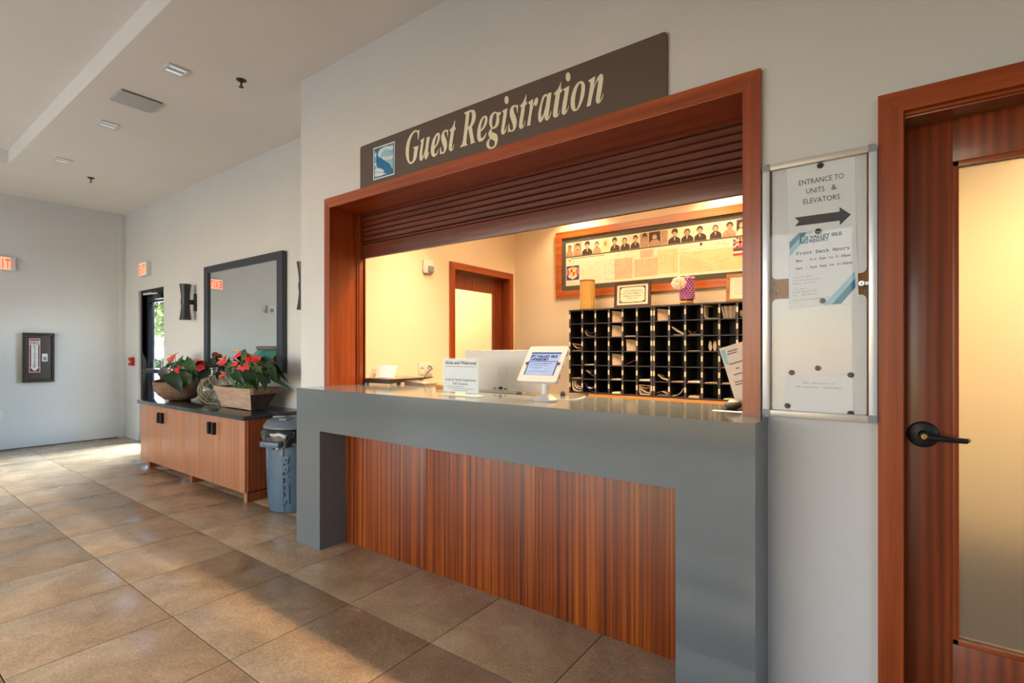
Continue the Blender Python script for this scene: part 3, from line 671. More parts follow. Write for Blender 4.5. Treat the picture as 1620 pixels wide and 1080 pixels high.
TX0, TX1, TY0, TY1, TZ = -8.0, 2.2, -2.4, 1.247, 3.625
struct('ceiling', B()
       .box(-9.77, 3.2, TY1, 3.0, ZC, 3.8, 'ceil').box(-9.77, 3.2, -3.6, TY0, ZC, 3.8, 'ceil')
       .box(-9.77, TX0, TY0, TY1, ZC, 3.8, 'ceil').box(TX1, 3.2, TY0, TY1, ZC, 3.8, 'ceil')
       .box(TX0, TX1, TY0, TY1, TZ, 3.8, 'ceil'))
# office shell
struct('wall_office_left', B()
       .box(-3.693, -3.528, YW2, 3.80, 0, 3.15, 'cream').box(-3.693, -3.528, 3.80, 4.76, 2.19, 3.15, 'cream')
       .box(-3.693, -3.528, 4.76, 5.07, 0, 3.15, 'cream'))
struct('wall_office_back', B().box(-3.528, 3.0, 4.87, 5.07, 0, 3.15, 'cream'))
struct('wall_office_right', B().box(-0.2, -0.08, YW2, 4.87, 0, 3.15, 'cream'))
struct('ceiling_office', B().box(-3.693, 3.0, YW2, 5.07, 3.0, 3.15, 'cream'))
struct('wall_hall_back', B().box(-5.8, -3.693, 4.95, 5.07, 0, 2.9, 'cream'))
struct('wall_hall_left', B().box(-5.8, -5.6, 3.0, 4.95, 0, 2.9, 'cream'))
struct('ceiling_hall', B().box(-5.8, -3.693, 3.0, 5.07, 2.65, 2.9, 'cream'))

# reception opening: mahogany frame
tr = struct_root('trim_2', (-1.87, YW, 1.084))
X0, X1, XI0, XI1, ZI, ZO = -3.349, -0.389, -3.284, -0.456, 2.404, 2.473
yf = YW - 0.022
def mitre(b, pts, y0, y1, m): b.ext([(x, y0, z) for x, z in pts], (0, y1 - y0, 0), m)
b = B(); mitre(b, [(X0, 1.084), (XI0, 1.084), (XI0, ZI), (X0, ZO)], yf, YW, 'trimwood_z'); struct('casing', b, tr)
b = B(); mitre(b, [(XI1, 1.084), (X1, 1.084), (X1, ZO), (XI1, ZI)], yf, YW, 'trimwood_z'); struct('casing', b, tr)
b = B(); mitre(b, [(X0, ZO), (XI0, ZI), (XI1, ZI), (X1, ZO)], yf, YW, 'trimwood_x'); struct('casing', b, tr)
struct('jamb', B().box(-3.329, XI0, YW, 2.516, 1.084, 2.45, 'trimwood_z').box(XI0, XI0 + 0.012, 2.444, 2.458, 1.084, ZI, 'trimwood_z', 0.003), tr)
struct('jamb', B().box(XI1, -0.411, YW, 2.516, 1.084, 2.45, 'trimwood_z').box(XI1 - 0.012, XI1, 2.444, 2.458, 1.084, ZI, 'trimwood_z', 0.003), tr)
struct('head_jamb', B().box(XI0, XI1, YW, 2.475, ZI, 2.45, 'trimwood_x').box(XI0, XI1, YW - 0.02, YW + 0.006, ZI - 0.004, ZI + 0.004, 'trimwood_x', 0.002), tr)
struct('guide_rail', B().box(XI0, XI0 + 0.018, 2.458, 2.494, 1.084, ZI, 'trimwood_z', 0.003).box(XI0, XI0 + 0.02, 2.506, 2.516, 1.084, ZI, 'doorwood'), tr)
struct('guide_rail', B().box(XI1 - 0.018, XI1, 2.458, 2.494, 1.084, ZI, 'trimwood_z', 0.003).box(XI1 - 0.02, XI1, 2.506, 2.516, 1.084, ZI, 'doorwood'), tr)

# door 1: mahogany door with a frosted pane, beside the notice board
CX0, CXI = -0.0105, 0.0605
DX1 = 0.985
tr = struct_root('trim_3', (0.5, YW, 0))
b = B(); mitre(b, [(CX0, 0), (CXI, 0), (CXI, 2.176), (CX0, 2.247)], yf, YW, 'trimwood_z'); struct('casing', b, tr)
b = B(); mitre(b, [(DX1, 0), (DX1 + 0.071, 0), (DX1 + 0.071, 2.247), (DX1, 2.176)], yf, YW, 'trimwood_z'); struct('casing', b, tr)
b = B(); mitre(b, [(CX0, 2.247), (CXI, 2.176), (DX1, 2.176), (DX1 + 0.071, 2.247)], yf, YW, 'trimwood_x'); struct('casing', b, tr)
struct('jamb', B().box(0.03, CXI + 0.004, YW, 2.50, 0, 2.19, 'trimwood_z').box(DX1 - 0.004, 1.02, YW, 2.50, 0, 2.19, 'trimwood_z'), tr)
struct('head_jamb', B().box(CXI + 0.004, DX1 - 0.004, YW, 2.50, 2.166, 2.19, 'trimwood_x').box(CXI, DX1, YW + 0.012, YW + 0.02, 2.160, 2.172, 'trimwood_x', 0.002), tr)
DY = 2.352
d1 = struct_root('door_1', (0.52, DY, 0))
GX0, GX1, GZ0, GZ1 = 0.202, 0.83, 0.314, 2.012
lb = B()
lb.box(0.068, GX0, DY, DY + 0.044, 0.006, 2.162, 'doorwood', 0.0015).box(GX1, 0.977, DY, DY + 0.044, 0.006, 2.162, 'doorwood', 0.0015)
lb.box(GX0, GX1, DY, DY + 0.044, GZ1, 2.162, 'doorwood', 0.0015).box(GX0, GX1, DY, DY + 0.044, 0.006, GZ0, 'doorwood', 0.0015)
leaf = struct('leaf', lb, d1)
bead = B()
for yy in (DY + 0.002, DY + 0.030):
    for xa, xb, za, zb, mm in ((GX0, GX0 + 0.017, GZ0, GZ1, 'trimwood_z'), (GX1 - 0.017, GX1, GZ0, GZ1, 'trimwood_z'), (GX0, GX1, GZ1 - 0.018, GZ1, 'trimwood_x'), (GX0, GX1, GZ0, GZ0 + 0.018, 'trimwood_x')):
        bead.box(xa, xb, yy, yy + 0.012, za, zb, mm, 0.002)
struct('glazing_bead', bead, d1)
struct('pane', B().box(GX0 + 0.008, GX1 - 0.008, DY + 0.016, DY + 0.024, GZ0 + 0.008, GZ1 - 0.008, 'frost'), d1)
hx, hz = 0.121, 1.044
h = struct('handle_rose', B().lathe([(0.0, -0.012), (0.030, -0.012), (0.043, -0.008), (0.047, 0.0)], (hx, DY, hz), 'darkbronze', 32, 'y'), d1)
lv = B().lathe([(0.014, -0.06), (0.016, -0.058), (0.016, -0.012)], (hx, DY, hz), 'darkbronze', 20, 'y')
lv.tube([(hx, DY - 0.052, hz - 0.003), (hx + 0.03, DY - 0.054, hz - 0.003), (hx + 0.085, DY - 0.054, hz - 0.005), (hx + 0.112, DY - 0.050, hz - 0.006), (hx + 0.118, DY - 0.030, hz - 0.006)], [0.013, 0.011, 0.0095, 0.0095, 0.008], 'darkbronze', 10)
ho = struct('lever', lv, d1)
ho2 = struct('key_cylinder', B().lathe([(0.0, -0.0645), (0.0085, -0.0645), (0.0085, -0.059)], (hx, DY, hz), 'brass', 16, 'y').box(hx - 0.001, hx + 0.001, DY - 0.0652, DY - 0.0644, hz - 0.004, hz + 0.004, 'ink'), d1)

# door 2: office side door, frosted
XO = -3.528
tr = struct_root('trim_4', (XO, 4.28, 0))
def mitre_x(b, pts, x0, x1, m): b.ext([(x0, y, z) for y, z in pts], (x1 - x0, 0, 0), m)
b = B(); mitre_x(b, [(3.742, 0), (3.812, 0), (3.812, 2.18), (3.742, 2.25)], XO, XO + 0.02, 'trimwood_z'); struct('casing', b, tr)
b = B(); mitre_x(b, [(4.748, 0), (4.818, 0), (4.818, 2.25), (4.748, 2.18)], XO, XO + 0.02, 'trimwood_z'); struct('casing', b, tr)
b = B(); mitre_x(b, [(3.742, 2.25), (3.812, 2.18), (4.748, 2.18), (4.818, 2.25)], XO, XO + 0.02, 'trimwood_y'); struct('casing', b, tr)
struct('jamb', B().box(-3.693, XO, 3.80, 3.815, 0, 2.19, 'trimwood_z').box(-3.693, XO, 4.745, 4.76, 0, 2.19, 'doorwood').box(-3.693, XO, 3.815, 4.745, 2.178, 2.19, 'trimwood_y'), tr)
d2 = struct_root('door_2', (-3.66, 4.28, 0))
dx0, dx1 = -3.682, -3.64
struct('leaf', B().box(dx0, dx1, 3.818, 3.93, 0.006, 2.175, 'doorwood').box(dx0, dx1, 4.62, 4.742, 0.006, 2.175, 'doorwood')
       .box(dx0, dx1, 3.93, 4.62, 2.02, 2.175, 'doorwood').box(dx0, dx1, 3.93, 4.62, 0.006, 0.3, 'doorwood'), d2)
bead = B()
for ya, yb_, za, zb in ((3.93, 3.948, .3, 2.02), (4.602, 4.62, .3, 2.02), (3.93, 4.62, 2.002, 2.02), (3.93, 4.62, .3, .318)):
    bead.box(dx1 - 0.004, dx1 + 0.006, ya, yb_, za, zb, 'trimwood_z', 0.002)
struct('glazing_bead', bead, d2)
struct('pane', B().box(-3.664, -3.657, 3.93, 4.62, 0.3, 2.02, 'frost'), d2)

# door 3: glazed exit door
d3 = struct_root('door_3', (-8.52, 2.92, 0))
struct('door_frame', B().box(-8.998, -8.94, 2.83, 2.99, 0, 2.24, 'darkbronze', 0.003).box(-8.108, -8.05, 2.83, 2.99, 0, 2.24, 'darkbronze', 0.003)
       .box(-8.94, -8.108, 2.83, 2.99, 2.17, 2.24, 'darkbronze', 0.003), d3)
struct('leaf', B().box(-8.93, -8.81, 2.88, 2.93, 0.01, 2.16, 'darkbronze', 0.003).box(-8.20, -8.115, 2.88, 2.93, 0.01, 2.16, 'darkbronze', 0.003)
       .box(-8.81, -8.20, 2.88, 2.93, 2.06, 2.16, 'darkbronze', 0.003).box(-8.81, -8.20, 2.88, 2.93, 0.01, 0.22, 'darkbronze', 0.003), d3)
struct('pane', B().box(-8.81, -8.20, 2.902, 2.908, 0.22, 2.06, 'clear'), d3)
struct('panic_bar', B().box(-8.92, -8.14, 2.815, 2.85, 1.02, 1.08, 'blackmetal', 0.004).box(-8.90, -8.84, 2.85, 2.885, 1.01, 1.09, 'blackmetal', 0.004).box(-8.20, -8.14, 2.85, 2.885, 1.01, 1.09, 'blackmetal', 0.004), d3)
struct('pull_handle', B().tube([(-8.74, 2.93, 1.20), (-8.74, 2.99, 1.20), (-8.74, 3.0, 1.18), (-8.74, 3.0, 0.92), (-8.74, 2.99, 0.90), (-8.74, 2.93, 0.90)], 0.014, 'darkbronze', 8), d3)
struct('door_closer', B().box(-8.42, -8.14, 2.80, 2.875, 2.085, 2.15, 'darkbronze', 0.006).tube([(-8.3, 2.81, 2.165), (-8.75, 2.79, 2.175)], 0.012, 'alu', 6).tube([(-8.75, 2.79, 2.175), (-8.5, 2.86, 2.2)], 0.012, 'alu', 6), d3)

# ================================================================== RECEPTION COUNTER
t = thing('reception_counter', 'long grey quartz reception counter with striped wood front panels', 'counter', (-1.85, 2.2, 0))
c0, c1, yf0 = -3.340, -0.3664, 1.982
pts = [(c0, 0), (-3.059, 0), (-3.059, 0.803), (-0.654, 0.803), (-0.654, 0), (c1, 0), (c1, 1.084), (c0, 1.084)]
b = B()
b.ext([(x, yf0, z) for x, z in pts], (0, YW - yf0, 0), 'quartz')
obj('surround', b, t)
obj('worktop', B().box(XI0, XI1, YW, 2.60, 1.044, 1.084, 'quartz').box(-3.52, -0.21, 2.517, 2.60, 1.044, 1.0835, 'quartz').box(-3.52, -2.62, 2.60, 3.02, 1.044, 1.0835, 'quartz'), t)
for xa, xb in ((-3.059, -2.2515), (-2.2495, -1.4495), (-1.4475, -0.654)):
    obj('front_panel', B().box(xa, xb, 2.186, 2.214, 0.0, 0.803, 'panelwood', 0.001), t)

# ================================================================== ROLLER SHUTTER
t = thing('roller_shutter', 'dark wooden slatted roller shutter raised under the head of the reception opening', 'shutter', (-1.87, 2.50, 2.062))
zz = [2.168, 2.192, 2.230, 2.269, 2.308, 2.348, 2.387, 2.424]
for za, zb in zip(zz[:-1], zz[1:]):
    pr = [(2.494, za + 0.0025), (2.488, za + 0.008), (2.489, zb - 0.006), (2.494, zb - 0.001), (2.504, zb + 0.001), (2.504, za + 0.0012)]
    obj('slat', B().ext([(XI0 + 0.012, y, z) for y, z in pr], (XI1 - XI0 - 0.024, 0, 0), 'slatwood'), t)
obj('bottom_bar', B().box(XI0 + 0.006, XI1 - 0.006, 2.484, 2.506, 2.062, 2.166, 'slatwood', 0.002), t)

# ================================================================== RECEPTION SIGN
t = thing('reception_sign', 'long brown sign with pale italic lettering and a blue whale emblem above the opening', 'sign', (-1.85, YW, 2.475))
sp = rrect(-2.937, -0.769, 2.40, 2.768, 0.018, 5)
pts = [p for p in sp if p[1] > 2.6] + [(-2.937, 2.4735), (-0.769, 2.4735)]
obj('board', B().ext([(x, YW - 0.012, z) for x, z in pts], (0, 0.012, 0), 'signbrown'), t)
for word in range(2):
    b = B()
    for k, g in enumerate(LETTERS):
        if (k < 5) == (word == 0):
            b.slabpoly([[(x / 1000, YW - 0.0125, z / 1000) for x, z in l] for l in g], (0, -0.0015, 0), 'cream_letter')
    obj('lettering', b, t)
b = B()
em = {k: [(x / 1000, z / 1000) for x, z in v] for k, v in EMBLEM.items()}
for k, (key, mm) in enumerate((('border', 'em_white'), ('deep', 'em_deep'), ('light', 'em_light'), ('w1', 'em_white'), ('w2', 'em_white'), ('w5', 'em_white'), ('w6', 'em_white'), ('whale', 'em_whale'), ('w3', 'em_white'), ('w4', 'em_white'))):
    b.poly([[(x, YW - 0.0130 - 0.0002 * k, z) for x, z in em[key]]], mm)
for lo, hi, n in ((em['w1'][1], em['w1'][5], 0), (em['w2'][1], em['w2'][5], 1)):
    pth = [(lo[0] + (hi[0] - lo[0]) * i / 8, YW - 0.0152, lo[1] + (hi[1] - lo[1]) * i / 8 - 0.012 + 0.008 * sin(i * 0.9)) for i in range(9)]
    b.tube(pth, 0.0012, 'em_grey', 4)
e = obj('emblem', b, t)

# ================================================================== NOTICE BOARD
t = thing('notice_board', 'aluminium framed glazed notice board between reception opening and wooden door', 'notice board', (-0.195, YW, 1.09))
bx0, bx1, bz0, bz1 = -0.381, -0.0115, 1.090, 2.078
obj('backing', B().box(bx0 + 0.01, bx1 - 0.01, 2.219, YW, bz0 + 0.01, bz1 - 0.01, 'cork'), t)
for za, zb in ((1.627, 2.072), (1.108, 1.549)):
    obj('whiteboard_panel', B().ext([(x, 2.2145, z) for x, z in rrect(-0.349, -0.043, za, zb, 0.018)], (0, 0.0045, 0), 'whiteboard'), t)
for xa, xb in ((bx0, bx0 + 0.026), (bx1 - 0.026, bx1)):
    obj('frame_rail', B().box(xa, xb, 2.195, YW, bz0 + 0.022, bz1 - 0.022, 'alu', 0.006), t)
for za, zb in ((bz0, bz0 + 0.026), (bz1 - 0.026, bz1)):
    obj('frame_rail', B().box(bx0 + 0.024, bx1 - 0.024, 2.195, YW, za, zb, 'alubeige', 0.006), t)
for sx, x in ((1, bx0), (-1, bx1)):
    for sz, z in ((1, bz0), (-1, bz1)):
        pts = [(x, z + sz * 0.02)] + [(x + sx * 0.014 * (1 - cos(a)), z + sz * 0.014 * (1 - sin(a))) for a in [i * pi / 8 for i in range(5)]] + [(x + sx * 0.027, z), (x + sx * 0.027, z + sz * 0.027), (x, z + sz * 0.027)]
        obj('corner_cap', B().ext([(px, 2.193, pz) for px, pz in pts], (0, YW - 2.193, 0), 'greyplastic'), t)
obj('glass', B().box(bx0 + 0.024, bx1 - 0.024, 2.199, 2.201, bz0 + 0.024, bz1 - 0.024, 'clear'), t)
lk = obj('lock', B().lathe([(0.0, -0.006), (0.009, -0.006), (0.012, -0.003), (0.012, 0.003)], (-0.058, 2.199, 1.587), 'chrome', 20, 'y').box(-0.0595, -0.0565, 2.1922, 2.1932, 1.582, 1.590, 'ink').box(-0.048, -0.036, 2.196, 2.2, 1.581, 1.593, 'chrome'), t)
FN = lambda y0: (lambda u, v: (u, y0, v))
def notice(name, label, corners, y0, draw):
    """paper fixed to the board; corners = bl, br, tr, tl in the wall plane, draw gets a map from paper metres"""
    bl, br, tr_, tl = [Vector((p[0], 0, p[1])) for p in corners]
    def fn_at(y):
        def fn(u, v):
            a = bl.lerp(br, u); c = tl.lerp(tr_, u); p = a.lerp(c, v)
            return (p.x, y, p.z)
        return fn
    b = B()
    b.slabpoly([[fn_at(y0)(0, 0), fn_at(y0)(1, 0), fn_at(y0)(1, 1), fn_at(y0)(0, 1)]], (0, -0.0006, 0), 'paper')
    draw(b, fn_at)
    o = obj(name, b, at=(bl.x, y0, bl.z)); props(o, label, 'notice')
    return o
def draw_entrance(b, fa):
    f = fa(2.2128)
    for body, u0, u1, base in (('ENTRANCE TO', 0.18, 0.84, 0.705), ('UNITS', 0.29, 0.56, 0.575), ('&', 0.66, 0.735, 0.575), ('ELEVATORS', 0.24, 0.78, 0.44)):
        text(b, body, f, u0, u1, base, 0.073, 'ink')
    upoly(b, f, [(0.10, 0.275), (0.77, 0.275), (0.77, 0.335), (0.93, 0.215), (0.77, 0.095), (0.77, 0.155), (0.10, 0.155), (0.165, 0.215)], 'arrowink')
notice('paper_notice', 'white printed notice with a black arrow reading ENTRANCE TO UNITS & ELEVATORS', [(-0.290, 1.782), (-0.074, 1.782), (-0.0775, 2.062), (-0.298, 2.062)], 2.2138, draw_entrance)
def logo(b, f, u0, u1, v0, v1):
    quad(b, f, u0, u1, v0, v1, 'blueink')
    g = lambda u, v: f(u0 + (u1 - u0) * u, v0 + (v1 - v0) * v)
    d = lambda u, v: Vector(g(u, v)) + Vector((0, -0.0002, 0))
    quad(b, d, 0.1, 0.9, 0.1, 0.9, 'lightteal')
    d2 = lambda u, v: Vector(g(u, v)) + Vector((0, -0.0004, 0))
    upoly(b, d2, [(0.1, 0.1), (0.35, 0.15), (0.6, 0.42), (0.9, 0.62), (0.9, 0.78), (0.62, 0.66), (0.38, 0.52), (0.25, 0.3)], 'teal')
def draw_hours(b, fa):
    f = fa(2.2118)
    upoly(b, f, [(0.02, 0.80), (0.02, 0.89), (0.16, 1.0), (0.28, 1.0)], 'teal')
    upoly(b, f, [(0.02, 0.70), (0.02, 0.795), (0.285, 1.0), (0.40, 1.0), (0.36, 0.97), (0.18, 0.97), (0.18, 0.84)], 'lightteal')
    upoly(b, f, [(0.96, 0.20), (0.96, 0.32), (0.62, 0.01), (0.76, 0.01)], 'teal')
    upoly(b, f, [(0.96, 0.325), (0.96, 0.41), (0.50, 0.01), (0.615, 0.01)], 'lightteal')
    g = fa(2.2115)
    logo(b, g, 0.20, 0.31, 0.852, 0.945)
    text(b, 'VALLEY ISLE', g, 0.33, 0.80, 0.905, 0.043, 'blueink', bold=0.035)
    text(b, 'RESORT', g, 0.33, 0.61, 0.855, 0.043, 'blueink', bold=0.035)
    for body, u0, u1, base, cap in (('Front Desk Hours', 0.13, 0.90, 0.705, 0.06), ('Mon - Fri 9am to 5:30pm', 0.12, 0.905, 0.615, 0.042), ('Sat - Sun 9am to 3:30pm', 0.115, 0.925, 0.515, 0.042)):
        text(b, body, g, u0, u1, base, cap, 'ink', 'mono', bold=0.012)
    for body, u1, base in (('Valley Isle Resort', 0.36, 0.405), ('4327 Lower Honoapiilani', 0.49, 0.365), ('Kahana, HI 96761', 0.40, 0.325), ('Front Desk', 0.24, 0.25), ('Office 808-669-5019', 0.43, 0.21), ('Fax    808-669-3027', 0.43, 0.17), ('Email virfrontdesk@gmail.com', 0.60, 0.105)):
        text(b, body, g, 0.06, u1, base, 0.02, 'greyink', 'mono')
notice('paper_notice', 'white sheet with blue corner stripes listing the front desk hours', [(-0.289, 1.506), (-0.066, 1.520), (-0.0745, 1.800), (-0.293, 1.797)], 2.2128, draw_hours)
def draw_wifi(b, fa):
    f = fa(2.2128)
    text(b, 'SSID: VIR Guest 2.4', f, 0.26, 0.72, 0.745, 0.06, 'greyink', 'mono')
    text(b, 'WPA Passphrase: VIR4327WiFi', f, 0.165, 0.83, 0.635, 0.06, 'greyink', 'mono')
notice('paper_notice', 'small white notice of two typed lines giving the guest network, low on the board', [(-0.306, 1.116), (-0.083, 1.110), (-0.079, 1.258), (-0.302, 1.258)], 2.2138, draw_wifi)
mag = B().lathe([(0.0, -0.0075), (0.0025, -0.0075), (0.003, -0.006), (0.006, -0.0065), (0.0095, -0.005), (0.0105, 0.0)], (0, 0, 0), 'ink', 20, 'y')
mm_ = mesh_of(mag, 'magnet')
for x, z, lb in ((-0.186, 2.041, 'black round magnet at the top of the arrow notice'), (-0.193, 1.795, 'black round magnet over the resort name, just below the arrow'),
                 (-0.178, 1.533, 'black round magnet at the foot of the front desk hours sheet'), (-0.193, 1.281, 'black round magnet alone on the whiteboard above the small network notice'),
                 (-0.280, 1.262, 'black round magnet on the upper left corner of the small network notice'), (-0.091, 1.258, 'black round magnet on the upper right corner of the small network notice'),
                 (-0.295, 1.133, 'black round magnet on the lower left corner of the small network notice'), (-0.091, 1.118, 'black round magnet on the lower right corner of the small network notice')):
    o = bpy.data.objects.new('magnet', mm_); COL.objects.link(o); o.location = (x, 2.2112 if z < 1.8 and z > 1.5 else 2.2125, z)
    props(o, lb, 'magnet', 'black magnets on the notice board')
for x, z, mt, lb in ((-0.336, 1.572, 'blue_pin', 'blue push pin stuck in the cork strip of the notice board'), (-0.044, 1.560, 'green_pin', 'green push pin stuck in the cork strip under the board lock')):
    o = obj('push_pin', B().lathe([(0.0, -0.014), (0.005, -0.013), (0.0035, -0.006), (0.006, -0.002), (0.006, 0.0)], (x, 2.219, z), mt, 12, 'y'), at=(x, 2.219, z)); props(o, lb, 'push pin')
# ================================================================== LOBBY OBJECTS
# sideboard
t = thing('sideboard', 'long wooden sideboard with four doors and a dark stone top', 'sideboard', (-5.79, 2.5, 0))
sx0, sx1, sy0 = -7.041, -4.536, 2.212
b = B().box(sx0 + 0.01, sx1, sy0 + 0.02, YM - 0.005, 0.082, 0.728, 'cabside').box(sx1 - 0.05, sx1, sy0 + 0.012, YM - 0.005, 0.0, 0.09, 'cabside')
obj('carcass', b, t)
obj('top', B().box(-7.06, -4.53, 2.182, YM - 0.004, 0.729, 0.768, 'blackstone', 0.003), t)
for x in (-6.83, -5.70):
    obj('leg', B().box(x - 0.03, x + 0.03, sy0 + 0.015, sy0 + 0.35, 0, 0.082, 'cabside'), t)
obj('leg', B().box(sx1 - 0.055, sx1 - 0.051, sy0 + 0.012, sy0 + 0.03, 0, 0.082, 'cabwood').box(sx1 - 0.051, sx1 - 0.0005, sy0 + 0.008, sy0 + 0.012, 0, 0.082, 'cabwood'), t)
dw = (sx1 - 0.022 - sx0) / 4
for k in range(4):
    xa = sx0 + k * dw
    d = obj('door', B().box(xa + 0.0015, xa + dw - 0.0015, sy0, sy0 + 0.02, 0.078, 0.727, 'cabwood', 0.001), t)
    hx_ = xa + dw - 0.045 if k % 2 == 0 else xa + 0.045
    obj('handle', B().box(hx_ - 0.022, hx_ + 0.022, sy0 - 0.028, sy0, 0.548, 0.662, 'blackmetal', 0.002), d)

# anthurium leaves
def leaf_mesh(name, m, heart=0.28, fold=0.18, droop=0.35, red=False):
    b = B(); n = 9
    rows = []
    for i in range(n):
        s = i / (n - 1)
        w = (sin(pi * min(1, s * 1.02) ** 0.62) ** 0.9) * 0.40 * (1 - 0.25 * s) if 0 < s < 1 else 0.0
        y = s - (0.0)
        zc = -droop * s * s
        rows.append([(-w, y - heart * max(0, 0.30 - s) * 2.2 * (w > 0), zc + fold * w), (-w * 0.5, y - heart * max(0, 0.22 - s), zc + fold * w * 0.35), (0, y, zc),
                     (w * 0.5, y - heart * max(0, 0.22 - s), zc + fold * w * 0.35), (w, y - heart * max(0, 0.30 - s) * 2.2 * (w > 0), zc + fold * w)])
    vs = [p for r in rows for p in r]; fs = []
    for i in range(n - 1):
        for k in range(4):
            fs.append((i * 5 + k, i * 5 + k + 1, (i + 1) * 5 + k + 1, (i + 1) * 5 + k))
    b.add(vs, fs, m)
    return mesh_of(b, name)
LM = [leaf_mesh('leaf', 'leaf', 0.3, 0.25, 0.25), leaf_mesh('leaf', 'leafdark', 0.3, 0.3, 0.45), leaf_mesh('leaf', 'leafdark', 0.25, 0.15, 0.65)]
SM = leaf_mesh('spathe', 'spathe', 0.34, -0.25, 0.1)
SP = mesh_of(B().lathe([(0.026, 0), (0.028, 0.06), (0.022, 0.20), (0.010, 0.25), (0.0, 0.26)], (0, 0, 0), 'spadix', 8), 'spadix')

def foliage(t, rows, z0, ctr, half):
    """rows: root and tip of every leaf or flower in millimetres, kind, width; stems lead up from the soil"""
    st = B(); o0 = BASE[t.name]
    for k, r in enumerate(rows):
        A = Vector(r[0:3]) / 1000; T = Vector(r[3:6]) / 1000; kind, w = r[6], r[7]
        d = T - A; L = d.length; Y = d.normalized()
        n = Vector((0.75, -0.55, 0.55)) + Vector((rnd.uniform(-0.35, 0.35), rnd.uniform(-0.35, 0.35), rnd.uniform(-0.2, 0.35)))
        X = Y.cross(n).normalized(); Z = X.cross(Y).normalized()
        ws = w * 1.25
        Mx = Matrix(((X.x * L * ws, Y.x * L, Z.x * L, A.x - o0.x), (X.y * L * ws, Y.y * L, Z.y * L, A.y - o0.y), (X.z * L * ws, Y.z * L, Z.z * L, A.z - o0.z), (0, 0, 0, 1)))
        me = SM if kind == 'f' else LM[0 if kind == 'l' else 1 + k % 2]
        o = bpy.data.objects.new('spathe' if kind == 'f' else 'leaf', me); COL.objects.link(o); o.parent = t
        o.matrix_local = Mx
        if kind == 'f':
            sd = bpy.data.objects.new('spadix', SP); COL.objects.link(sd); sd.parent = o
            sd.matrix_local = Matrix.Translation((0, 0.12, 0.03)) @ Matrix.Diagonal((1 / ws, 1, 1, 1)) @ Matrix.Rotation(radians(-52), 4, 'X')
        root = Vector((ctr[0] + max(-half[0], min(half[0], (A.x - ctr[0]) * 0.5)), ctr[1] + max(-half[1], min(half[1], (A.y - ctr[1]) * 0.5)), z0 - 0.02))
        mid = root.lerp(A, 0.55) + Vector((0, 0, 0.03))
        st.tube([root, root.lerp(mid, 0.5) + Vector((0, 0, 0.01)), mid, mid.lerp(A, 0.6) + Vector((0, 0, 0.008)), A], 0.003, 'stem', 5, caps=False)
    obj('stems', st, t)['kind'] = 'stuff'

# round dug-out bowl with anthurium
bc = Vector((-6.70, 2.50, 0.768))
t = thing('potted_anthurium', 'red anthurium in a round dug-out wooden bowl at the door end of the sideboard', 'potted plant', bc)
R_ = 0.255
b = B()
prof_o = [(0.10, 0.0), (0.15, 0.012), (0.205, 0.06), (0.24, 0.12), (R_, 0.19), (R_ + 0.004, 0.222)]
prof = prof_o + [(R_ - 0.02, 0.224), (R_ - 0.03, 0.19), (0.20, 0.12), (0.0, 0.12)]
wob = lambda r, h, a: r * (1 + 0.03 * sin(3 * a + 1) + 0.02 * sin(7 * a + h * 20)) * (1.0 + 0.10 * cos(a) ** 2)
b.lathe([(r, h + 0.0) for r, h in prof], bc, 'rustic', 40, rfun=wob)
for i, v in enumerate(b.v):
    dx = (v.x - bc.x) / R_
    if v.z > bc.z + 0.1: v.z += 0.016 * dx * dx * (1 if dx > 0 else 2.0) - 0.008
obj('bowl', b, t)
obj('lug_handle', B().box(bc.x - R_ - 0.055, bc.x - R_ + 0.03, bc.y - 0.09, bc.y + 0.06, bc.z + 0.13, bc.z + 0.235, 'rustic_dark', 0.02), t)
obj('soil', B().lathe([(0.0, 0.175), (0.12, 0.18), (0.232, 0.168)], bc, 'soil', 28), t)
foliage(t, PLANT1, bc.z + 0.19, (bc.x, bc.y), (0.15, 0.13))

# net-covered glass demijohn
jc = Vector((-5.80, 2.49, 0.768))
t = thing('glass_demijohn', 'clear round glass bottle wrapped in a knotted rope net between two planters', 'bottle', jc)
Rj = 0.15
prof = [(0.06, 0.002)] + [(Rj * sin(a), 0.158 - Rj * 1.03 * cos(a)) for a in [0.45 + i * 0.22 for i in range(11)]] + [(0.038, 0.315), (0.034, 0.335), (0.034, 0.375), (0.044, 0.38), (0.044, 0.395), (0.036, 0.398)]
obj('bottle', B().lathe(prof, jc, 'bottle_glass', 28), t)
b = B()
def onball(lat, lon):
    r = Rj * 1.015
    return jc + Vector((r * cos(lat) * cos(lon), r * cos(lat) * sin(lon), 0.158 + r * 1.03 * sin(lat)))
lats = [-1.05, -0.62, -0.2, 0.22, 0.62, 1.0]
nl = 9
for i in range(len(lats) - 1):
    for k in range(nl):
        l0 = 2 * pi * (k + 0.5 * (i % 2)) / nl
        for sgn in (-1, 1):
            l1 = l0 + sgn * pi / nl
            b.tube([onball(lats[i] + (lats[i + 1] - lats[i]) * q / 4, l0 + (l1 - l0) * q / 4) for q in range(5)], 0.0032, 'rope', 5, caps=False)
        b.ball(onball(lats[i], l0), 0.006, 'rope', 6, 4)
for zz_, rr_ in ((0.312, 0.045), (0.020, 0.085)):
    b.tube([jc + Vector((rr_ * cos(a * pi / 12), rr_ * sin(a * pi / 12), zz_)) for a in range(24)], 0.004, 'rope', 6, closed=True)
obj('rope_net', b, t)

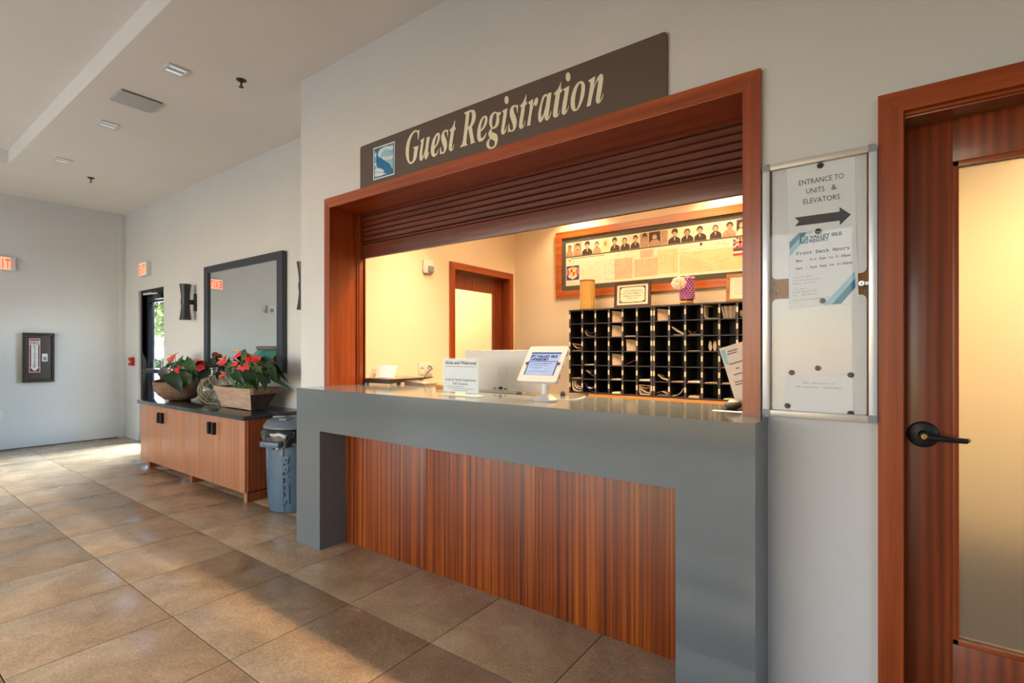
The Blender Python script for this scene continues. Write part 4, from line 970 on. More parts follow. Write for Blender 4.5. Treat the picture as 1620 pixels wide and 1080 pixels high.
# rectangular trough with anthurium
tc = Vector((-5.17, 2.50, 0.768))
t = thing('potted_anthurium', 'red anthurium in a rectangular pale wooden trough at the bin end of the sideboard', 'potted plant', tc)
bx0_, bx1_, by0_, by1_ = -5.47, -4.86, 2.42, 2.56
ux0, ux1, uy0, uy1 = -5.53, -4.79, 2.375, 2.665
zb0, zb1 = 0.778, 0.985
def frus(b, m_side, m_end):
    lo = [(bx0_, by0_, zb0), (bx1_, by0_, zb0), (bx1_, by1_, zb0), (bx0_, by1_, zb0)]
    md = [((bx0_ * 0.45 + ux0 * 0.55), by0_ * 0.45 + uy0 * 0.55, 0.885), (bx1_ * 0.45 + ux1 * 0.55, by0_ * 0.45 + uy0 * 0.55, 0.885), (bx1_ * 0.45 + ux1 * 0.55, by1_ * 0.45 + uy1 * 0.55, 0.885), (bx0_ * 0.45 + ux0 * 0.55, by1_ * 0.45 + uy1 * 0.55, 0.885)]
    up = [(ux0, uy0, zb1), (ux1, uy0, zb1), (ux1, uy1, zb1), (ux0, uy1, zb1)]
    inn = [(ux0 + .035, uy0 + .03, zb1), (ux1 - .035, uy0 + .03, zb1), (ux1 - .035, uy1 - .03, zb1), (ux0 + .035, uy1 - .03, zb1)]
    flo = [(x, y, 0.93) for x, y, z in inn]
    rings = [lo, md, up, inn, flo]
    for a, c in zip(rings[:-1], rings[1:]):
        for k in range(4):
            l = (k + 1) % 4
            b.add([a[k], a[l], c[l], c[k]], [(0, 1, 2, 3)], m_side if k in (0, 2) else m_end)
    b.add(lo, [(3, 2, 1, 0)], m_end); b.add(flo, [(0, 1, 2, 3)], m_end)
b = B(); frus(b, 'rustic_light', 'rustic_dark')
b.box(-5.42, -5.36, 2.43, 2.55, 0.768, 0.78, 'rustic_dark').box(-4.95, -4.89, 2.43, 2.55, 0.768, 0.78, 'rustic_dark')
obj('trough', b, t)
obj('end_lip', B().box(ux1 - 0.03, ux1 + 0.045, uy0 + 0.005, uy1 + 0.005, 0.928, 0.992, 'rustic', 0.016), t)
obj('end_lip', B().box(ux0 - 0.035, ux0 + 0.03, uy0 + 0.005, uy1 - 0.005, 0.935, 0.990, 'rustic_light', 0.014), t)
obj('soil', B().box(ux0 + .036, ux1 - .036, uy0 + .031, uy1 - .031, 0.932, 0.965, 'soil'), t)
foliage(t, PLANT2, 0.965, (tc.x, tc.y), (0.26, 0.09))

# waste bin
wc = Vector((-4.10, 2.42, 0))
t = thing('waste_bin', 'round blue-grey waste bin with black liner between sideboard and reception counter', 'bin', wc)
def ribs(r, h, a):
    q = (a / (2 * pi) * 8 + 0.32) % 1.0
    k = 0.012 if 0.0 < q < 0.16 else 0.0
    k *= min(1, max(0, (h - 0.02) / 0.03)) * min(1, max(0, (0.545 - h) / 0.02))
    return r + k
b = B()
b.lathe([(0.185, 0.0), (0.202, 0.008), (0.205, 0.03), (0.210, 0.12), (0.216, 0.25), (0.222, 0.40), (0.227, 0.53), (0.228, 0.56), (0.242, 0.565), (0.244, 0.60), (0.236, 0.62), (0.236, 0.685)], wc, 'canblue', 160, rfun=ribs)
body = obj('body', b, t)
ang = math.atan2(-wc.y, -wc.x) - 0.78
wa = Vector((cos(ang), sin(ang), 0)); wt = Vector((-sin(ang), cos(ang), 0))
b = B()
p0 = wc + wa * 0.255
o = len(b.v)
b.box(-0.10, 0.10, -0.03, 0.035, 0.555, 0.60, 'canblue', 0.01)
b.xf(Matrix.Translation((p0.x, p0.y, 0)) @ Matrix.Rotation(ang + pi / 2, 4, 'Z'), o)
obj('grip', b, t)
b = B()
a0 = ang + 0.42
def bin_fn(u, v):
    a = a0 + u / 0.216; r = 0.2142 + 0.022 * (v / 0.5) + 0.0006
    return wc + Vector((r * cos(a), r * sin(a), v))
text(b, 'BRUTE', lambda u, v: bin_fn(v, 0.48 - u), 0.0, 0.40, -0.03, 0.062, 'canprint', bold=0.03)
obj('lettering', b, t)
b = B()
seg = 72; vs = []; rows_ = [(0.238, 0.698), (0.252, 0.69), (0.262, 0.665), (0.258, 0.63), (0.256, 0.60), (0.252, 0.575)]
for i, (r, h) in enumerate(rows_):
    for k in range(seg):
        a = 2 * pi * k / seg
        w = (0.006 * sin(9 * a + i * 0.8) + 0.006 * sin(17 * a - i) + rnd.uniform(-0.003, 0.003)) * (0.3 + 0.2 * i)
        vs.append(wc + Vector(((r + w) * cos(a), (r + w) * sin(a), h - (0.02 * (1 + sin(5 * a + 1)) * (i / 5)) + (0.01 * sin(11 * a) if i > 2 else 0))))
b.add(vs, [(i * seg + k, i * seg + (k + 1) % seg, (i + 1) * seg + (k + 1) % seg, (i + 1) * seg + k) for i in range(len(rows_) - 1) for k in range(seg)], 'bag')
obj('bin_liner', b, t)
lid = B().lathe([(0.236, 0.692), (0.250, 0.70), (0.250, 0.716), (0.238, 0.730), (0.225, 0.752), (0.205, 0.764), (0.17, 0.770), (0.0, 0.774)], wc, 'canblue_dark', 64)
obj('lid', lid, t)
lg = B()
for k in range(4):
    o = len(lg.v)
    lg.box(0.07, 0.19, -0.035, 0.035, 0.766, 0.782, 'canblue_dark', 0.006)
    lg.xf(Matrix.Translation((wc.x, wc.y, 0)) @ Matrix.Rotation(k * pi / 2 + 0.5, 4, 'Z'), o)
obj('lid_boss', lg, t)

# wall mirror
t = thing('wall_mirror', 'large rectangular wall mirror in a charcoal frame above the sideboard', 'mirror', (-5.785, YM, 1.12))
mx0, mx1, mz0, mz1 = -6.667, -4.892, 1.12, 2.362
fw_, yfm = 0.105, YM - 0.055
def mir(pts): return B().ext([(x, yfm, z) for x, z in pts], (0, 0.05, 0), 'mirrorframe')
obj('frame_rail', mir([(mx0, mz0), (mx1, mz0), (mx1 - fw_, mz0 + 0.05), (mx0 + fw_, mz0 + 0.05)]), t)
obj('frame_rail', mir([(mx0, mz1), (mx0 + fw_, mz1 - 0.078), (mx1 - fw_, mz1 - 0.078), (mx1, mz1)]), t)
obj('frame_rail', mir([(mx0, mz0), (mx0 + fw_, mz0 + 0.05), (mx0 + fw_, mz1 - 0.078), (mx0, mz1)]), t)
obj('frame_rail', mir([(mx1, mz0), (mx1, mz1), (mx1 - fw_, mz1 - 0.078), (mx1 - fw_, mz0 + 0.05)]), t)
obj('glass', B().box(mx0 + 0.09, mx1 - 0.09, YM - 0.038, YM - 0.006, mz0 + 0.04, mz1 - 0.06, 'mirror'), t)

# wall sconces
def sconce(x, lb):
    z = 1.957; y = YM - 0.112
    t = thing('wall_sconce', lb, 'wall lamp', (x, YM, z))
    obj('shade', B().lathe([(0.0, -0.222), (0.062, -0.224), (0.065, -0.224), (0.054, -0.157), (0.046, -0.086), (0.044, -0.035), (0.049, -0.034), (0.049, 0.034), (0.044, 0.035), (0.046, 0.086), (0.054, 0.157), (0.065, 0.224), (0.062, 0.224), (0.0, 0.222)], (x, y, z), 'blackpaint', 32), t)
    obj('back_plate', B().box(x - 0.06, x + 0.06, YM - 0.028, YM, z - 0.11, z + 0.11, 'blackpaint', 0.006), t)
    obj('bracket', B().box(x - 0.025, x + 0.025, YM - 0.075, YM - 0.02, z - 0.03, z + 0.03, 'blackpaint', 0.004), t)
    obj('diffuser', B().lathe([(0.0, -0.22), (0.03, -0.215), (0.036, -0.19), (0.036, -0.03)], (x, YM - 0.04, z), 'opal', 20).lathe([(0.036, 0.03), (0.036, 0.19), (0.03, 0.215), (0.0, 0.22)], (x, YM - 0.04, z), 'opal', 20), t)
sconce(-7.05, 'black hourglass wall sconce between exit door and mirror')
sconce(-4.405, 'black hourglass wall sconce beside the reception corner, partly hidden by it')

# exit signs
def exit_sign(name_loc, fn, box, lb, arrow):
    t = thing('exit_sign', lb, 'exit sign', name_loc)
    obj('housing', box, t)
    b = B()
    strokes = [('E', 0.07), ('X', 0.29), ('I', 0.51), ('T', 0.62)]
    for ch, u in strokes:
        text(b, ch, lambda uu, vv: fn(uu, vv, 0.002), u, u + (0.04 if ch == 'I' else 0.17), 0.16, 0.68, 'exitpink' if ch == 'Z' else 'exitred', bold=0.03)
    if arrow:
        upoly(b, lambda uu, vv: fn(uu, vv, 0.002), [(0.84, 0.30), (0.94, 0.5), (0.84, 0.70), (0.84, 0.60), (0.89, 0.5), (0.84, 0.40)], 'exitred')
    obj('lettering', b, t)
    bb = B()
    quad(bb, lambda uu, vv: fn(uu, vv, 0.001), 0.03, 0.80 if arrow else 0.9, 0.06, 0.94, 'exitpink')
    obj('lit_face', bb, t)
ey0, ey1, ez0, ez1 = 1.285, 1.558, 2.430, 2.618
exit_sign((XF, 1.36, ez0), lambda u, v, d: (XF + 0.045 + d, ey0 + (ey1 - ey0) * u, ez0 + (ez1 - ez0) * v), B().box(XF, XF + 0.045, ey0, ey1, ez0, ez1, 'housing', 0.008), 'red lit EXIT sign with an arrow on the far end wall', True)
qx0, qx1, qz0, qz1 = -8.80, -8.50, 2.43, 2.63
exit_sign((-8.65, YM, qz0), lambda u, v, d: (qx0 + (qx1 - qx0) * u, YM - 0.06 - d, qz0 + (qz1 - qz0) * v), B().box(qx0, qx1, YM - 0.06, YM, qz0, qz1, 'housing', 0.008), 'red lit EXIT sign above the glazed exit door', False)

# fire extinguisher cabinet
t = thing('extinguisher_cabinet', 'dark bronze wall cabinet with a red and white FIRE EXTINGUISHER label', 'cabinet', (XF, 1.79, 0.905))
obj('frame', B().box(XF, XF + 0.05, 1.627, 1.668, 0.905, 1.596, 'bronze_dark', 0.004).box(XF, XF + 0.05, 1.928, 1.957, 0.905, 1.596, 'bronze_dark', 0.004)
    .box(XF, XF + 0.05, 1.668, 1.928, 1.560, 1.596, 'bronze_dark', 0.004).box(XF, XF + 0.05, 1.668, 1.928, 0.905, 0.94, 'bronze_dark', 0.004), t)
dd = obj('door', B().box(XF, XF + 0.036, 1.668, 1.928, 0.94, 1.56, 'bronze_box', 0.004), t)
FX = lambda d: (lambda u, v: (XF + d, u, v))
b = B()
quad(b, FX(0.0368), 1.691, 1.805, 1.044, 1.515, 'housing')
quad(b, FX(0.0372), 1.697, 1.799, 1.052, 1.507, 'labelred')
upoly(b, FX(0.0376), [(1.712, 1.425), (1.784, 1.425), (1.784, 1.115), (1.797, 1.115), (1.748, 1.06), (1.699, 1.115), (1.712, 1.115)], 'housing')
quad(b, FX(0.0376), 1.700, 1.796, 1.428, 1.485, 'housing')
text(b, 'FIRE', FX(0.0380), 1.706, 1.790, 1.436, 0.04, 'labelred', bold=0.02)
for k, ch in enumerate('EXTINGUISHER'):
    w_ = 0.008 if ch == 'I' else 0.026
    text(b, ch, FX(0.0380), 1.748 - w_ / 2, 1.748 + w_ / 2, 1.396 - k * 0.0262, 0.020, 'ink', bold=0.02)
obj('label', b, dd)
obj('latch', B().box(XF + 0.036, XF + 0.048, 1.822, 1.882, 1.195, 1.305, 'housing', 0.003).box(XF + 0.0475, XF + 0.050, 1.834, 1.870, 1.21, 1.26, 'greyplastic'), dd)

# fire alarm pull, small devices
t = thing('fire_alarm_pull', 'small red fire alarm pull station beside the exit door', 'fire alarm', (-9.21, YM, 1.12))
obj('body', B().box(-9.27, -9.15, YM - 0.05, YM, 1.12, 1.245, 'red', 0.006), t)
obj('pull_bar', B().box(-9.245, -9.175, YM - 0.062, YM - 0.048, 1.17, 1.192, 'housing', 0.003), t)
o = obj('wall_outlet', B().box(XF, XF + 0.008, 1.36, 1.43, 0.44, 0.55, 'white', 0.003).box(XF + 0.008, XF + 0.0095, 1.38, 1.41, 0.50, 0.53, 'offwhite').box(XF + 0.008, XF + 0.0095, 1.38, 1.41, 0.455, 0.485, 'offwhite'), at=(XF, 1.395, 0.44)); props(o, 'white electrical outlet low on the far end wall', 'outlet')
t = thing('wall_strobe', 'small white alarm strobe on the far wall, seen in the mirror', 'alarm', (XF, 0.39, 2.08))
obj('body', B().box(XF, XF + 0.05, 0.32, 0.46, 2.07, 2.22, 'white', 0.006), t)
obj('lens', B().box(XF + 0.05, XF + 0.062, 0.35, 0.41, 2.09, 2.16, 'greyplastic', 0.004), t)
t = thing('floor_jar', 'big green glazed floor jar with a brown rim, seen in the mirror', 'jar', (-8.9, 0.72, 0))
obj('body', B().lathe([(0.20, 0.0), (0.28, 0.05), (0.38, 0.35), (0.47, 0.75), (0.46, 1.0), (0.36, 1.22), (0.24, 1.36), (0.22, 1.38)], (-8.9, 0.72, 0), 'jar', 48), t)
obj('rim', B().lathe([(0.20, 1.37), (0.255, 1.375), (0.265, 1.40), (0.255, 1.425), (0.20, 1.43), (0.19, 1.38)], (-8.9, 0.72, 0), 'jarlid', 48), t)

# ceiling fixtures
def downlight(x, y, lb):
    t = thing('recessed_downlight', lb, 'ceiling light', (x, y, ZC), 'recessed downlights in the lower ceiling')
    b = B()
    for xa, xb, ya, yb_ in ((-.075, -.055, -.072, .072), (.055, .075, -.072, .072), (-.055, .055, -.072, -.055), (-.055, .055, .055, .072)):
        b.box(x + xa, x + xb, y + ya, y + yb_, ZC - 0.012, ZC, 'housing')
    obj('trim_ring', b, t)
    obj('lens', B().box(x - .055, x + .055, y - .055, y + .055, ZC - 0.006, ZC - 0.001, 'lens').box(x - .02, x + .02, y - .055, y + .055, ZC - 0.0075, ZC - 0.006, 'panelgrey'), t)
downlight(-4.295, 1.572, 'square recessed ceiling downlight nearest to the reception wall corner')
downlight(-5.84, 1.58, 'square recessed ceiling downlight just beyond the grey ceiling panel')
downlight(-7.34, 1.582, 'square recessed ceiling downlight farthest along the room, near the end wall')
t = thing('ceiling_speaker', 'flat grey square panel set in the ceiling between two downlights', 'ceiling panel', (-5.095, 1.573, ZC))
obj('panel', B().box(-5.232, -4.962, 1.428, 1.719, ZC - 0.016, ZC - 0.004, 'panelgrey', 0.002), t)
obj('edge_shade', B().box(-5.225, -4.958, 1.432, 1.715, ZC - 0.005, ZC, 'bronze_dark'), t)  # dark plate that paints in the shadow gap at the panel's edge
obj('screw', B().lathe([(0.0, -0.019), (0.006, -0.018), (0.007, -0.015)], (-5.095, 1.573, ZC), 'housing', 10), t)
for x, y, lb in ((-4.045, 1.937, 'dark ceiling sprinkler close to the reception wall corner'), (-7.82, 1.943, 'dark ceiling sprinkler toward the far end wall')):
    t = thing('ceiling_sprinkler', lb, 'sprinkler', (x, y, ZC), 'sprinklers in the lower ceiling')
    obj('escutcheon', B().lathe([(0.0, -0.014), (0.02, -0.014), (0.036, -0.004), (0.038, 0.0)], (x, y, ZC), 'bronze_dark', 24), t)
    obj('sprinkler_head', B().lathe([(0.008, -0.012), (0.008, -0.03), (0.005, -0.032), (0.005, -0.052), (0.018, -0.054), (0.018, -0.057), (0.0, -0.058)], (x, y, ZC), 'bronze_dark', 16)
        .tube([(x - 0.009, y, ZC - 0.03), (x - 0.014, y, ZC - 0.042), (x - 0.006, y, ZC - 0.053)], 0.002, 'bronze_dark', 5).tube([(x + 0.009, y, ZC - 0.03), (x + 0.014, y, ZC - 0.042), (x + 0.006, y, ZC - 0.053)], 0.002, 'bronze_dark', 5), t)
# ================================================================== OFFICE OBJECTS
YB = 4.87
# low pine-topped desk carrying the pigeonholes
t = thing('office_desk', 'pine-topped desk along the office back wall carrying the pigeonholes', 'desk', (-1.3, 4.69, 0))
obj('top', B().box(-2.355, -0.22, 4.50, YB - 0.002, 0.872, 0.914, 'pine', 0.002), t)
obj('apron', B().box(-2.33, -0.24, 4.53, 4.55, 0.74, 0.872, 'pine'), t)
for x in (-2.30, -1.3, -0.29):
    obj('leg', B().box(x - 0.03, x + 0.03, 4.55, YB - 0.01, 0, 0.872, 'pine'), t)

# pigeonhole units
cols1 = [-2.587, -2.444, -2.297, -2.152, -2.008, -1.864, -1.722]
cols2 = [-1.698, -1.557, -1.412, -1.267, -1.123, -0.979, -0.835]
MZ0, MZ1, MY0, MY1 = 0.9145, 1.764, 4.54, YB - 0.004
RH = (MZ1 - MZ0 - 0.012) / 6
def pigeon(cols, lb):
    t = thing('pigeonhole_unit', lb, 'pigeonholes', ((cols[0] + cols[-1]) / 2, MY0, MZ0))
    obj('back_panel', B().box(cols[0], cols[-1], MY1 - 0.006, MY1, MZ0, MZ1, 'slotblack'), t)
    obj('top_panel', B().box(cols[0] - 0.009, cols[-1] + 0.009, MY0 - 0.004, MY1, MZ1 - 0.014, MZ1, 'slotedge', 0.001), t)
    obj('bottom_panel', B().box(cols[0] - 0.009, cols[-1] + 0.009, MY0 - 0.004, MY1, MZ0, MZ0 + 0.014, 'slotedge', 0.001), t)
    for k, x in enumerate(cols):
        d = obj('side_panel' if k in (0, 6) else 'divider', B().box(x - 0.009, x + 0.009, MY0, MY1 - 0.006, MZ0 + 0.014, MZ1 - 0.014, 'slotblack', mats=['slotblack', 'slotblack', 'slotedge', 'slotblack', 'slotblack', 'slotblack']), t)
        for r in range(6):
            zc_ = MZ1 - 0.006 - RH * (r + 0.45)
            obj('slot_tag', B().box(x - 0.0075, x + 0.0075, MY0 - 0.002, MY0, zc_ - 0.024, zc_ + 0.022, 'tag'), d)
    for r in range(1, 6):
        z = MZ1 - 0.006 - RH * r
        obj('shelf', B().box(cols[0] + 0.009, cols[-1] - 0.009, MY0 + 0.004, MY1 - 0.006, z - 0.004, z + 0.004, 'slotblack', mats=['slotblack', 'slotblack', 'slotedge', 'slotblack', 'slotblack', 'slotblack']), t)
pigeon(cols1, 'black pigeonhole unit of thirty-six slots nearer to the frosted office door')
pigeon(cols2, 'black pigeonhole unit of thirty-six slots behind the leaning card at the frame')
CX = cols1[:-1] + cols2[:-1]; CXE = cols1[1:] + cols2[1:]
ORD = ['first', 'second', 'third', 'fourth', 'fifth', 'sixth', 'seventh', 'eighth', 'ninth', 'tenth', 'eleventh', 'twelfth']
def cell(c, r):
    top = MZ1 - 0.006 - RH * r
    return CX[c] + 0.0095, CXE[c] - 0.0095, top - RH + (0.0045 if r < 5 else 0.009), top - 0.006
def where(c, r):
    return '%s slot of the %s pigeonhole row' % (ORD[c], ['top', 'second', 'third', 'fourth', 'fifth', 'bottom'][r])
def item(name, b, c, r, what, cat):
    x0, x1, z0, z1 = cell(c, r)
    o = obj(name, b, at=((x0 + x1) / 2, MY0 + 0.02, z0))
    props(o, '%s in the %s' % (what, where(c, r)), cat, 'mail in the pigeonholes')
def strip(b, pts, y0, y1, m, th=0.0015):
    """thin bent sheet following pts in x,z"""
    n = len(pts); vs = []
    for x, z in pts: vs += [(x, y0, z), (x, y1, z)]
    o = [(p[0], p[1]) for p in pts]
    up = []
    for i in range(n):
        a = Vector(o[max(0, i - 1)]); c = Vector(o[min(n - 1, i + 1)]); d = (c - a).normalized()
        up.append((o[i][0] - d.y * th, o[i][1] + d.x * th))
    loop = [(x, y0, z) for x, z in o] + [(x, y0, z) for x, z in reversed(up)]
    b.ext(loop, (0, y1 - y0, 0), m)
def lean(c, r, m, what, tilt=0.10, w=0.098, h=0.115, cat='letter', name='letter'):
    x0, x1, z0, z1 = cell(c, r)
    xa = x0 + 0.003; h = min(h, z1 - z0 - 0.014)
    b = B(); th = 0.003
    p = [(xa, MY0 + 0.05, z0 + h), (xa + w, MY0 + 0.09, z0 + h - 0.012), (min(xa + w + tilt * h, x1 - 0.002), MY0 + 0.07, z0 + 0.001), (xa + tilt * h, MY0 + 0.03, z0 + 0.001)]
    b.ext(p, (0, th, 0), m); item(name, b, c, r, what, cat)
def flat(c, r, m, what, h=0.006, dx=0.0, cat='paper', name='paper_sheet', w=0.10):
    x0, x1, z0, z1 = cell(c, r)
    xm = (x0 + x1) / 2 + dx
    item(name, B().box(max(xm - w / 2, x0 + 0.002), min(xm + w / 2, x1 - 0.002), MY0 + 0.012, MY0 + 0.25, z0 + 0.0006, z0 + h, m), c, r, what, cat)
def curl(c, r, m, what, pts, cat='leaflet', name='leaflet', th=0.0025, more=()):
    x0, x1, z0, z1 = cell(c, r)
    b = B()
    for k, (pp, mm) in enumerate([(pts, m)] + list(more)):
        strip(b, [(x0 + 0.003 + (x1 - x0 - 0.006) * u, z0 + 0.001 + (z1 - z0 - 0.003) * v) for u, v in pp], MY0 + 0.02 + 0.004 * k, MY0 + 0.16, mm, th)
    item(name, b, c, r, what, cat)
lean(3, 0, 'leaflet', 'pale letter leaning'); lean(6, 0, 'leaflet', 'pale letter with bright edge leaning')
curl(9, 0, 'paper_warm', 'wide pale leaflet bent up the side', [(0.0, 0.95), (0.0, 0.3), (0.04, 0.1), (0.12, 0.03), (0.98, 0.02)], more=[([(0.06, 0.9), (0.5, 0.86)], 'leaflet')])
b = B(); x0, x1, z0, z1 = cell(10, 0)
for k in range(11):
    xb_ = x0 + 0.01 + 0.0085 * k; lean_ = -0.028 + 0.005 * k
    b.ext([(xb_ + lean_ * 0 + 0.012, MY0 + 0.02, z0 + 0.001), (xb_ + 0.014, MY0 + 0.02, z0 + 0.001), (min(max(xb_ + lean_ + 0.004, x0 + 0.002), x1 - 0.004), MY0 + 0.02, z0 + 0.108 - 0.002 * (k % 3)), (min(max(xb_ + lean_ + 0.002, x0 + 0.001), x1 - 0.006), MY0 + 0.02, z0 + 0.108 - 0.002 * (k % 3))], (0, 0.2, 0), ['paper_warm', 'paper', 'leaflet'][k % 3])
item('letter_bundle', b, 10, 0, 'fanned bundle of upright letters', 'letters')
curl(11, 0, 'paper_warm', 'curled pale papers', [(0.1, 0.5), (0.02, 0.3), (0.1, 0.1), (0.5, 0.02)], more=[([(0.25, 0.5), (0.15, 0.3), (0.25, 0.12), (0.6, 0.06)], 'paper')])
curl(1, 1, 'leaflet', 'dark printed leaflet over a white one', [(0.08, 0.5), (0.1, 0.3), (0.3, 0.08), (0.9, 0.02)], more=[([(0.1, 0.62), (0.2, 0.4), (0.45, 0.3), (0.9, 0.35)], 'leafblue')])
lean(3, 1, 'leaflet', 'tall pale letter leaning', 0.05); flat(4, 1, 'paper_warm', 'flat pale paper lying')
curl(7, 1, 'paper_warm', 'several slanting white leaflets', [(0.03, 0.62), (0.5, 0.3), (0.96, 0.04)], more=[([(0.05, 0.55), (0.5, 0.22), (0.9, 0.03)], 'leaflet'), ([(0.15, 0.05), (0.9, 0.02)], 'paper')])
curl(8, 1, 'browncard', 'brown card scraps on a white sheet', [(0.05, 0.35), (0.2, 0.1), (0.5, 0.15), (0.6, 0.25)], more=[([(0.08, 0.03), (0.97, 0.03)], 'paper_warm')])
curl(0, 2, 'leaflet', 'drooping printed leaflet', [(0.02, 0.6), (0.3, 0.3), (0.6, 0.18), (0.98, 0.2)], more=[([(0.05, 0.03), (0.98, 0.03)], 'paper_warm'), ([(0.05, 0.6), (0.6, 0.5), (0.95, 0.45)], 'leaflet')])
lean(4, 2, 'leaflet', 'pale letter tilted', 0.16); flat(8, 2, 'leaflet', 'thin flat paper', 0.004)
b = B(); x0, x1, z0, z1 = cell(9, 2)
for k in range(2):
    xa = x0 + 0.045 + 0.038 * k
    b.ext([(xa + 0.016 * cos(a) * (1.0 if sin(a) < 0 else 0.9), MY0 + 0.06, z0 + 0.045 + 0.044 * sin(a)) for a in [i * pi / 8 for i in range(16)]], (0, 0.006, 0), 'leaflet')
item('card_tag', b, 9, 2, 'pair of rounded brown cards standing', 'cards')
flat(1, 3, 'paper_warm', 'flat cream paper'); lean(3, 3, 'leaflet', 'wide pale letter leaning', 0.10)
curl(4, 3, 'leafred', 'thin red folder slanting', [(0.05, 0.02), (0.95, 0.42)], 'folder', 'folder')
flat(10, 3, 'leaflet', 'thin drooping paper', 0.003)
flat(0, 4, 'leaflet', 'flat sepia paper', 0.004)
curl(1, 4, 'leafblue', 'dark blue leaflet slanting', [(0.08, 0.62), (0.5, 0.36), (0.92, 0.16)], more=[([(0.12, 0.66), (0.5, 0.44)], 'leaflet')])
flat(3, 4, 'paper_warm', 'flat cream paper', 0.007); flat(5, 4, 'paper_warm', 'thick cream envelope', 0.012, cat='envelope', name='envelope')
curl(6, 4, 'paper_warm', 'cream magazines slumped', [(0.15, 0.42), (0.5, 0.2), (0.97, 0.06)], more=[([(0.1, 0.5), (0.35, 0.36), (0.6, 0.38)], 'goldfoil'), ([(0.2, 0.3), (0.6, 0.12), (0.97, 0.03)], 'leaflet')])
flat(7, 4, 'leaflet', 'flat grey-brown paper', 0.005); flat(8, 4, 'paper_warm', 'thick cream papers', 0.013); flat(9, 4, 'leaflet', 'flat tan paper', 0.006); flat(10, 4, 'leaflet', 'flat tan paper', 0.006)
curl(0, 5, 'paper_warm', 'looped white newspaper', [(0.05, 0.95), (0.03, 0.4), (0.15, 0.1), (0.5, 0.02), (0.95, 0.05)], 'newspaper', 'newspaper', 0.004, more=[([(0.3, 0.9), (0.25, 0.5), (0.5, 0.25), (0.95, 0.2)], 'paper_warm'), ([(0.4, 0.55), (0.6, 0.4), (0.95, 0.38)], 'leaflet')])
curl(1, 5, 'leafblue', 'glossy blue leaflet curving down', [(0.05, 0.75), (0.2, 0.4), (0.5, 0.12), (0.95, 0.02)], more=[([(0.3, 0.4), (0.5, 0.28), (0.75, 0.3)], 'paper')])
flat(3, 5, 'paper_warm', 'small cream envelope', 0.014, cat='envelope', name='envelope', w=0.085)
curl(5, 5, 'paper_warm', 'stack of bent white papers', [(0.04, 0.8), (0.03, 0.2), (0.12, 0.03), (0.9, 0.03), (0.97, 0.25), (0.95, 0.45)], th=0.004, more=[([(0.1, 0.75), (0.9, 0.68)], 'leaflet'), ([(0.1, 0.6), (0.5, 0.5), (0.9, 0.52)], 'leaflet'), ([(0.12, 0.45), (0.5, 0.2), (0.9, 0.15)], 'paper_warm')])
curl(6, 5, 'leaflet', 'printed magazines slumped', [(0.05, 0.2), (0.5, 0.35), (0.97, 0.1)], more=[([(0.1, 0.05), (0.97, 0.03)], 'paper_warm'), ([(0.2, 0.15), (0.6, 0.22), (0.9, 0.08)], 'leafblue')])
curl(7, 5, 'paper_warm', 'long white sheet curving up', [(0.02, 0.03), (0.4, 0.08), (0.75, 0.32), (0.95, 0.68)], more=[([(0.4, 0.02), (0.97, 0.02)], 'leafblue')])
flat(8, 5, 'leaflet', 'small pale booklet', 0.016, w=0.09, cat='booklet', name='booklet'); flat(10, 5, 'paper_warm', 'flat white paper', 0.006, dx=0.01)

# framed genealogical chart
t = thing('framed_chart', 'wide wood-framed sepia chart of portraits on the office back wall', 'framed chart', (-1.82, YB, 1.93))
px0, px1, pz0, pz1 = -2.937, -0.70, 1.928, 2.658
fy0, fwid = YB - 0.035, 0.075
def pf(pts, m): return B().ext([(x, fy0, z) for x, z in pts], (0, 0.033, 0), m)
obj('frame_rail', pf([(px0, pz0), (px1, pz0), (px1 - fwid, pz0 + fwid), (px0 + fwid, pz0 + fwid)], 'framewood'), t)
obj('frame_rail', pf([(px0, pz1), (px0 + fwid, pz1 - fwid), (px1 - fwid, pz1 - fwid), (px1, pz1)], 'framewood'), t)
obj('frame_rail', pf([(px0, pz0), (px0 + fwid, pz0 + fwid), (px0 + fwid, pz1 - fwid), (px0, pz1)], 'framewood'), t)
obj('frame_rail', pf([(px1, pz0), (px1, pz1), (px1 - fwid, pz1 - fwid), (px1 - fwid, pz0 + fwid)], 'framewood'), t)
ix0, ix1, iz0, iz1 = px0 + fwid, px1 - fwid, pz0 + fwid, pz1 - fwid
obj('mat', B().box(ix0, ix1, YB - 0.020, YB - 0.004, iz0, iz1, 'mat_board'), t)
b = B()
cx0, cx1, cz0, cz1 = ix0 + 0.05, ix1 - 0.05, iz0 + 0.055, iz1 - 0.055
Fp = lambda k: (lambda u, v: (cx0 + (cx1 - cx0) * u, YB - 0.0204 - 0.0004 * k, cz0 + (cz1 - cz0) * v))
quad(b, Fp(0), 0, 1, 0, 1, 'chart')
quad(b, Fp(1), 0, 1, 0.655, 0.675, 'sepia3')
for u0, u1, v0, v1, m in ((0.40, 0.52, 0.06, 0.44, 'chart_grey'), (0.43, 0.50, 0.46, 0.63, 'chart_grey'), (0.29, 0.39, 0.05, 0.5, 'chart_grey'), (0.63, 0.97, 0.05, 0.48, 'chart_gold'), (0.16, 0.27, 0.2, 0.62, 'chart'), (0.52, 0.62, 0.08, 0.58, 'chart_gold')):
    quad(b, Fp(1), u0, u1, v0, v1, m)
rr2 = random.Random(3)
for k in range(150):
    u = rr2.uniform(0.12, 0.92); v = rr2.uniform(0.06, 0.6); w = rr2.uniform(0.008, 0.035)
    quad(b, Fp(2), u, u + w, v, v + 0.004, 'sepia2')
